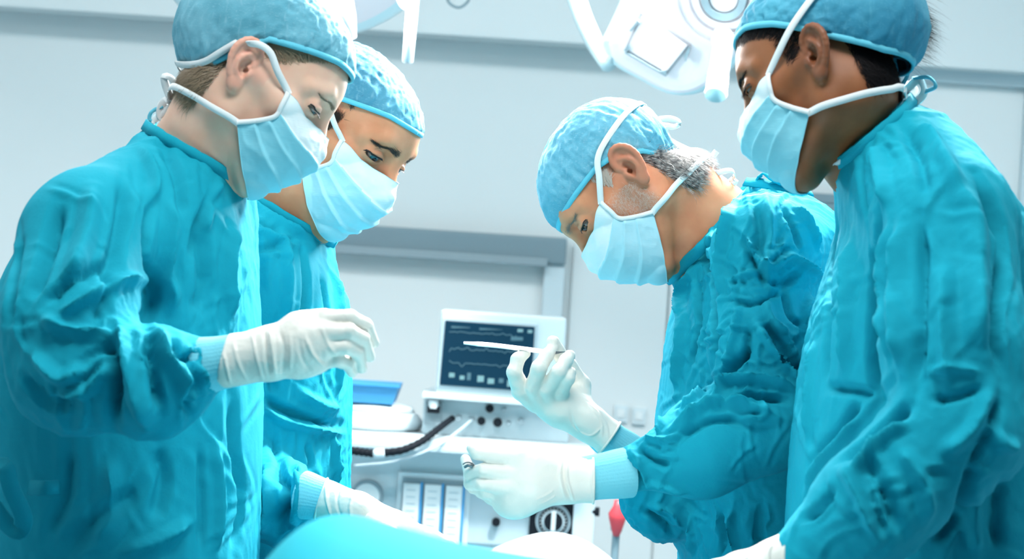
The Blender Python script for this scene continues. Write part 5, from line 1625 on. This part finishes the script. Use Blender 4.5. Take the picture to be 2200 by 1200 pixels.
def frustum(name, lo, hi, z0, z1, flare, m, parent):
    (x_0, y_0), (x_1, y_1) = lo, hi
    vs = [(x_0 + flare, y_0 + flare, z0), (x_1 - flare, y_0 + flare, z0), (x_1 - flare, y_1 - flare, z0), (x_0 + flare, y_1 - flare, z0), (x_0, y_0, z1), (x_1, y_0, z1), (x_1, y_1, z1), (x_0, y_1, z1),
          (x_0 + .005, y_0 + .005, z1), (x_1 - .005, y_0 + .005, z1), (x_1 - .005, y_1 - .005, z1), (x_0 + .005, y_1 - .005, z1), (x_0 + flare + .004, y_0 + flare + .004, z0 + .004), (x_1 - flare - .004, y_0 + flare + .004, z0 + .004), (x_1 - flare - .004, y_1 - flare - .004, z0 + .004), (x_0 + flare + .004, y_1 - flare - .004, z0 + .004)]
    fs = [(3, 2, 1, 0), (0, 1, 5, 4), (1, 2, 6, 5), (2, 3, 7, 6), (3, 0, 4, 7), (4, 5, 9, 8), (5, 6, 10, 9), (6, 7, 11, 10), (7, 4, 8, 11), (8, 9, 13, 12), (9, 10, 14, 13), (10, 11, 15, 14), (11, 8, 12, 15), (12, 13, 14, 15)]
    return make_obj(name, vs, fs, m, parent, smooth=False, world_space=True)
frustum('tray_shell', (A[0], ym + 0.02), (B[0], ym + 0.20), zt0, zt0 + hgt, 0.012, M['blue'], tb)
box('tray_rim', (A[0] - 0.004, ym + 0.014, zt0 + hgt - 0.003), (B[0] + 0.004, ym + 0.022, zt0 + hgt + 0.003), M['blue'], tb, 0.002)
hs = empty('black_hose', tuple(W(860, 965, ym - 0.16)))
tag(hs, 'black corrugated hose with a white connector curving across the machine front', 'hose')
P = catmull(np.array([W(700, 960, ym - 0.13), W(760, 968, ym - 0.14), W(805, 974, ym - 0.15)]), 40)
rr = 0.0085 + 0.0009 * np.sin(np.arange(40) * 1.6)
tv, tf = tube_mesh(P, rr, 14); make_obj('hose_end', tv, tf, M['black'], hs, world_space=True)
P = catmull(np.array([W(802, 974, ym - 0.15), W(828, 972, ym - 0.15)]), 6)
tv, tf = tube_mesh(P, [0.008, 0.0105, 0.0105, 0.0105, 0.0105, 0.008], 16); make_obj('connector', tv, tf, M['white'], hs, world_space=True)
P = catmull(np.array([W(826, 972, ym - 0.15), W(865, 966, ym - 0.15), W(905, 948, ym - 0.13), W(940, 922, ym - 0.09), W(966, 902, ym - 0.01), W(972, 898, ym + 0.02)]), 70)
rr = np.linspace(0.0085, 0.0060, 70) + 0.0007 * np.sin(np.arange(70) * 1.6)
tv, tf = tube_mesh(P, rr, 14); make_obj('hose_bend', tv, tf, M['black'], hs, world_space=True)
cb = empty('thin_cable', tuple(W(900, 985, ym - 0.12)))
P = catmull(np.array([W(760, 1000, ym - 0.115), W(850, 990, ym - 0.125), W(930, 962, ym - 0.125), W(985, 925, ym - 0.06), W(1012, 902, ym - 0.004)]), 60)
tv, tf = tube_mesh(P, 0.0028, 8); make_obj('cable_run', tv, tf, M['offwhite'], cb, world_space=True)
tag(cb, 'thin pale cable hanging below the black hose', 'cable')

# infusion stand with red clamp
iv = empty('infusion_stand', tuple(W(1326, 1100, 3.96) * np.array([1, 1, 0])))
tag(iv, 'grey pole stand with a red clamp beside the anaesthesia machine', 'stand')
c = W(1326, 1108, 3.96)
cyl('pole', (c[0], 3.96, 0.06), (c[0], 3.96, c[2] - 0.02), 0.008, M['frame'], iv, 16)
lathe('clamp_knob', [(0.006, c[2] - 0.040), (0.010, c[2] - 0.030), (0.017, c[2] - 0.006), (0.019, c[2] + 0.006), (0.010, c[2] + 0.022), (0.008, c[2] + 0.034)], c[0], 3.95, M['red'], iv, 20)
box('clamp_body', (c[0] - 0.012, 3.952, c[2] - 0.03), (c[0] + 0.012, 3.975, c[2] + 0.0), M['grey'], iv, 0.003)
for k in range(5):
    t = 2 * math.pi * k / 5
    cyl('foot', (c[0], 3.96, 0.07), (c[0] + 0.17 * math.cos(t), 3.96 + 0.17 * math.sin(t), 0.03), 0.012, M['grey'], iv, 12, 0.010)
    cyl('castor', (c[0] + 0.17 * math.cos(t) - 0.01, 3.96 + 0.17 * math.sin(t), 0.025), (c[0] + 0.17 * math.cos(t) + 0.01, 3.96 + 0.17 * math.sin(t), 0.025), 0.025, M['black'], iv, 16)

# ------------------------------------------------------------------ operating lamps
def plane_pt(px, py, c, n):
    """point where the sight line of an image point meets the lamp's face plane"""
    d = V(px, py, 1.0)
    return d * ((c @ n) / (d @ n))
def lamp_poly(name, outline, c, n, off0, off1, m, parent, bev=0.0, scale=1.0):
    P = np.array([plane_pt(x, y, c, n) for x, y in outline])
    cen = P.mean(0)
    P = cen + (P - cen) * scale
    P = catmull(np.concatenate([P, P[:1]]), 72)[:-1]
    k = len(P)
    prof = [(off0, 0.985), (off0 + (off1 - off0) * .12, 1.0), (off0 + (off1 - off0) * .7, 1.0), (off0 + (off1 - off0) * .92, 0.95), (off1, 0.86)]
    vs = np.concatenate([cen + (P - cen) * s_ + n * o_ for o_, s_ in prof])
    fs = [(i * k + j, i * k + (j + 1) % k, (i + 1) * k + (j + 1) % k, (i + 1) * k + j) for i in range(len(prof) - 1) for j in range(k)]
    fs += [tuple(range(k))[::-1], tuple((len(prof) - 1) * k + j for j in range(k))]
    return make_obj(name, vs, fs, m, parent, smooth=False)
cL = V(1470, 70, 3.8)
nL = nrm([-0.28, -0.86, -0.42])
lamp = empty('operating_lamp', tuple(to_world(cL)))
tag(lamp, 'white operating lamp head with clear handle hanging above the bearded surgeon', 'lamp')
out = [(1288, 92), (1305, 140), (1370, 180), (1440, 212), (1510, 205), (1575, 150), (1640, 60), (1640, -40), (1560, -110), (1440, -110), (1350, -50), (1322, 20)]
lamp_poly('lamp_housing', out, cL, nL, -0.09, 0.0, M['lampbody'], lamp)
inn = [(1308, 95), (1322, 132), (1380, 168), (1445, 198), (1502, 190), (1560, 140), (1620, 55), (1620, -35), (1550, -98), (1445, -98), (1362, -40), (1338, 25)]
lamp_poly('lamp_face', inn, cL + nL * 0.004, nL, -0.012, 0.006, M['lampface'], lamp)
def lquad(name, q, off, th, m, parent):
    P = np.array([plane_pt(x, y, cL, nL) for x, y in q]) + nL * off
    vs = np.concatenate([P, P + nL * th])
    k = len(P)
    fs = [tuple(range(k))[::-1], tuple(range(k, 2 * k))] + [(j, (j + 1) % k, k + (j + 1) % k, k + j) for j in range(k)]
    return make_obj(name, vs, fs, m, parent, smooth=False)
fr_w = lquad('window_surround', [(1346, 101), (1436, 156), (1488, 92), (1380, 22)], 0.008, 0.006, M['lampedge'], lamp)
lquad('window_cover', [(1352, 99), (1435, 148), (1480, 92), (1384, 30)], 0.010, 0.010, M['lampface'], lamp)
for q in ([(1358, 58), (1376, 36), (1380, 40), (1362, 60)], [(1346, 100), (1356, 86), (1360, 96), (1352, 104)], [(1350, 103), (1434, 152), (1436, 156), (1348, 106)], [(1474, 112), (1486, 92), (1488, 98), (1478, 124)], [(1420, 146), (1437, 142), (1436, 156)]):
    lquad('window_catch', q, 0.016, 0.008, M['grey'], lamp)
hub = plane_pt(1560, -12, cL, nL)
def ring_on(name, c, n, r0, r1, h0, h1, m, parent, ns=64):
    u = nrm(np.cross(n, [0, 0, 1.0])); v = np.cross(n, u)
    t = np.linspace(0, 2 * math.pi, ns, endpoint=False)
    cs = np.cos(t)[:, None] * u + np.sin(t)[:, None] * v
    vs = np.concatenate([c + n * h0 + cs * r1, c + n * h1 + cs * (r1 - .003), c + n * h1 + cs * max(r0, 1e-4), c + n * h0 + cs * max(r0, 1e-4)])
    fs = [(i * ns + j, i * ns + (j + 1) % ns, ((i + 1) % 4) * ns + (j + 1) % ns, ((i + 1) % 4) * ns + j) for i in range(4) for j in range(ns)]
    return make_obj(name, vs, fs, m, parent, smooth=False)
s_ = 3.8 / F
ring_on('reflector_ring', hub, nL, 0.095, 0.110, 0.004, 0.014, M['lampface'], lamp)
ring_on('reflector_ring', hub, nL, 0.072, 0.088, 0.004, 0.018, M['lampface'], lamp)
ring_on('reflector_ring', hub, nL, 0.050, 0.066, 0.004, 0.024, M['lampface'], lamp)
ring_on('lens_rim', hub, nL, 0.030, 0.047, 0.004, 0.030, M['grey'], lamp)
ring_on('lens', hub, nL, 0.0, 0.030, 0.004, 0.026, M['lampface'], lamp)
a, b = V(1556, 78, 3.70), V(1538, 200, 3.62)
P = np.array([a, a * .5 + b * .5, b])
tv, tf = tube_mesh(P, [0.019, 0.0195, 0.020], 28); make_obj('handle_sleeve', tv, tf, M['clear'], lamp)
tv, tf = tube_mesh(np.array([b, b + nrm(b - a) * 0.006]), [0.021, 0.020], 28); make_obj('handle_end', tv, tf, M['handlecap'], lamp)
tv, tf = tube_mesh(np.array([a + (0, .10, .02), a]), [0.014, 0.016], 20); make_obj('handle_mount', tv, tf, M['lampbody'], lamp)
P = catmull(np.array([V(1548, 86, 3.68), V(1540, 76, 3.67), V(1532, 84, 3.66), V(1533, 98, 3.66)]), 20)
tv, tf = tube_mesh(P, 0.003, 8); make_obj('hook', tv, tf, M['lampbody'], lamp)
P = catmull(np.array([V(1212, -120, 4.0), V(1240, 0, 3.97), V(1272, 80, 3.93), V(1310, 140, 3.88)]), 24)
tv, tf = tube_mesh(P, np.linspace(0.022, 0.018, 24), 20); make_obj('swivel_arm', tv, tf, M['lampbody'], lamp)
ct = to_world(V(1212, -120, 4.0))
tv, tf = tube_mesh(np.array([ct, (ct[0], ct[1], 2.99)]), 0.025, 20); make_obj('ceiling_post', tv, tf, M['lampbody'], lamp, world_space=True)

cM = V(640, -66, 3.7)
nM = nrm([0.10, -0.42, -0.90])
lamp2 = empty('operating_lamp', tuple(to_world(cM)))
tag(lamp2, 'round white operating lamp above the two people on the left', 'lamp')
u = nrm(np.cross(nM, [0, 1, 0])); v = np.cross(nM, u)
t = np.linspace(0, 2 * math.pi, 64, endpoint=False)
cs = np.cos(t)[:, None] * u + np.sin(t)[:, None] * v
prof = [(0.02, .10), (.16, .09), (.235, .05), (.262, .012), (.255, -.004), (.235, -.010), (.225, -.004), (.0005, -.004)]
vs = np.concatenate([cM - nM * o_ + cs * r_ for r_, o_ in prof])
fs = np.array([(i * 64 + j, i * 64 + (j + 1) % 64, (i + 1) * 64 + (j + 1) % 64, (i + 1) * 64 + j) for i in range(len(prof) - 1) for j in range(64)])
fmat = [0] * (6 * 64) + [1] * 64
make_obj('lamp_housing', vs, fs, None, lamp2, mats=[M['lampbody'], M['lampface']], fmat=fmat)
a, b = V(887, 0, 3.55), V(876, 132, 3.52)
tv, tf = tube_mesh(np.array([a, b]), [0.0115, 0.0105], 20); make_obj('handle', tv, tf, M['white'], lamp2)
P = catmull(np.array([V(860, -10, 3.62), V(872, 10, 3.58), V(887, 4, 3.55)]), 14)
tv, tf = tube_mesh(P, 0.010, 12); make_obj('handle_bracket', tv, tf, M['white'], lamp2)
P = np.array([V(722, -30, 3.45), V(742, 40, 3.44), V(755, 82, 3.43)])
tv, tf = tube_mesh(P, [0.026, 0.020, 0.010], 18); make_obj('handle_cover', tv, tf, M['lampface2'], lamp2)
ct = to_world(cM - nM * 0.10)
tv, tf = tube_mesh(np.array([ct, (ct[0], ct[1], 2.99)]), 0.03, 20); make_obj('ceiling_post', tv, tf, M['lampbody'], lamp2, world_space=True)
hk = empty('ceiling_hook', tuple(W(985, -10, 4.6)))
P = catmull(np.array([V(968, -40, 4.6), V(962, 0, 4.6), V(985, 16, 4.6), V(1006, 2, 4.6), V(1004, -14, 4.6)]), 30)
tv, tf = tube_mesh(P, 0.0035, 8); make_obj('hook_wire', tv, tf, M['frame'], hk)
ct = to_world(V(968, -40, 4.6))
tv, tf = tube_mesh(np.array([ct, (ct[0], ct[1], 2.99)]), 0.0035, 8); make_obj('hook_rod', tv, tf, M['frame'], hk, world_space=True)
tag(hk, 'thin grey wire hook hanging at the top of the picture', 'hook')

# ------------------------------------------------------------------ table and drapes
ot = empty('operating_table', (0.02, 1.75, 0.0))
tag(ot, 'operating table hidden under the teal drape in the foreground', 'table')
box('table_top', (-0.24, 0.85, 0.80), (0.27, 2.55, 0.86), M['grey'], ot, 0.02)
box('mattress', (-0.23, 0.87, 0.86), (0.26, 2.53, 0.90), M['black'], ot, 0.015)
box('column', (-0.14, 1.55, 0.08), (0.16, 1.95, 0.80), M['frame_light'], ot, 0.02)
box('base', (-0.26, 1.25, 0.0), (0.28, 2.25, 0.08), M['frame_light'], ot, 0.03)
def hsurf(name, x0, x1, y0, y1, f, m, lab, cat, nx=110, ny=140, th=0.004, z_only=False):
    xs, ys = np.linspace(x0, x1, nx), np.linspace(y0, y1, ny)
    X, Y = np.meshgrid(xs, ys, indexing='ij')
    Z = f(X, Y)
    vs = np.stack([X, Y, Z], -1).reshape(-1, 3)
    fs = grid_faces(nx, ny)
    n0 = len(vs)
    bot = vs - np.array([0, 0, th])
    rim = [i * ny for i in range(nx)] + [(nx - 1) * ny + j for j in range(1, ny)] + [i * ny + ny - 1 for i in range(nx - 2, -1, -1)] + list(range(ny - 2, 0, -1))
    rf = np.array([(rim[i], rim[(i + 1) % len(rim)], rim[(i + 1) % len(rim)] + n0, rim[i] + n0) for i in range(len(rim))])
    o = empty(name, ((x0 + x1) / 2, (y0 + y1) / 2, 0.92))
    ob = make_obj('cloth', np.concatenate([vs, bot]), np.concatenate([fs, fs[:, ::-1] + n0, rf]), m, o, world_space=True)
    tag(o, lab, cat)
    return o
def G(X, Y, cx, cy, sx, sy, h):
    return h * np.exp(-((X - cx) / sx) ** 2 - ((Y - cy) / sy) ** 2)
pk = W(725, 1120, 1.45); wk = W(1150, 1128, 1.95)
def drape_h(X, Y):
    H = np.interp(X, [-.30, -.24, -.20, -.17, -.14, -.12, -.09, -.04, .03, .09, .14, .20, .27], [0, .06, .150, .202, .226, .230, .223, .213, .206, .200, .178, .11, .02])
    H = (H + np.roll(H, 2, 0) + np.roll(H, -2, 0) + np.roll(H, 4, 0) + np.roll(H, -4, 0)) / 5
    z = 0.905 + H * np.exp(-((Y - 1.45) / 0.33) ** 2)
    z = z + 0.006 * noise3(np.stack([X * 9, Y * 5, X * 0], -1).reshape(-1, 3)).reshape(X.shape)
    edge = np.minimum(np.clip((X + 0.29) / 0.06, 0, 1), np.clip((0.32 - X) / 0.06, 0, 1))
    return z - (1 - edge ** 0.6) * 0.30
hsurf('surgical_drape', -0.29, 0.32, 0.82, 2.55, drape_h, M['drape'], 'blurred teal surgical drape mounded over the patient in the foreground', 'drape')
def sheet_h(X, Y):
    z = drape_h(X, Y) + 0.004
    z = z + G(X, Y, wk[0] + 0.02, 1.97, 0.155, 0.16, max(0.0, wk[2] - 0.935)) + 0.004 * noise3(np.stack([X * 14, Y * 14, X * 0 + 3], -1).reshape(-1, 3)).reshape(X.shape)
    return z
hsurf('white_sheet', -0.06, 0.24, 1.74, 2.24, sheet_h, M['sheet'], 'white folded sheet edge lying on the teal drape below the gloved fist', 'sheet', 60, 70)
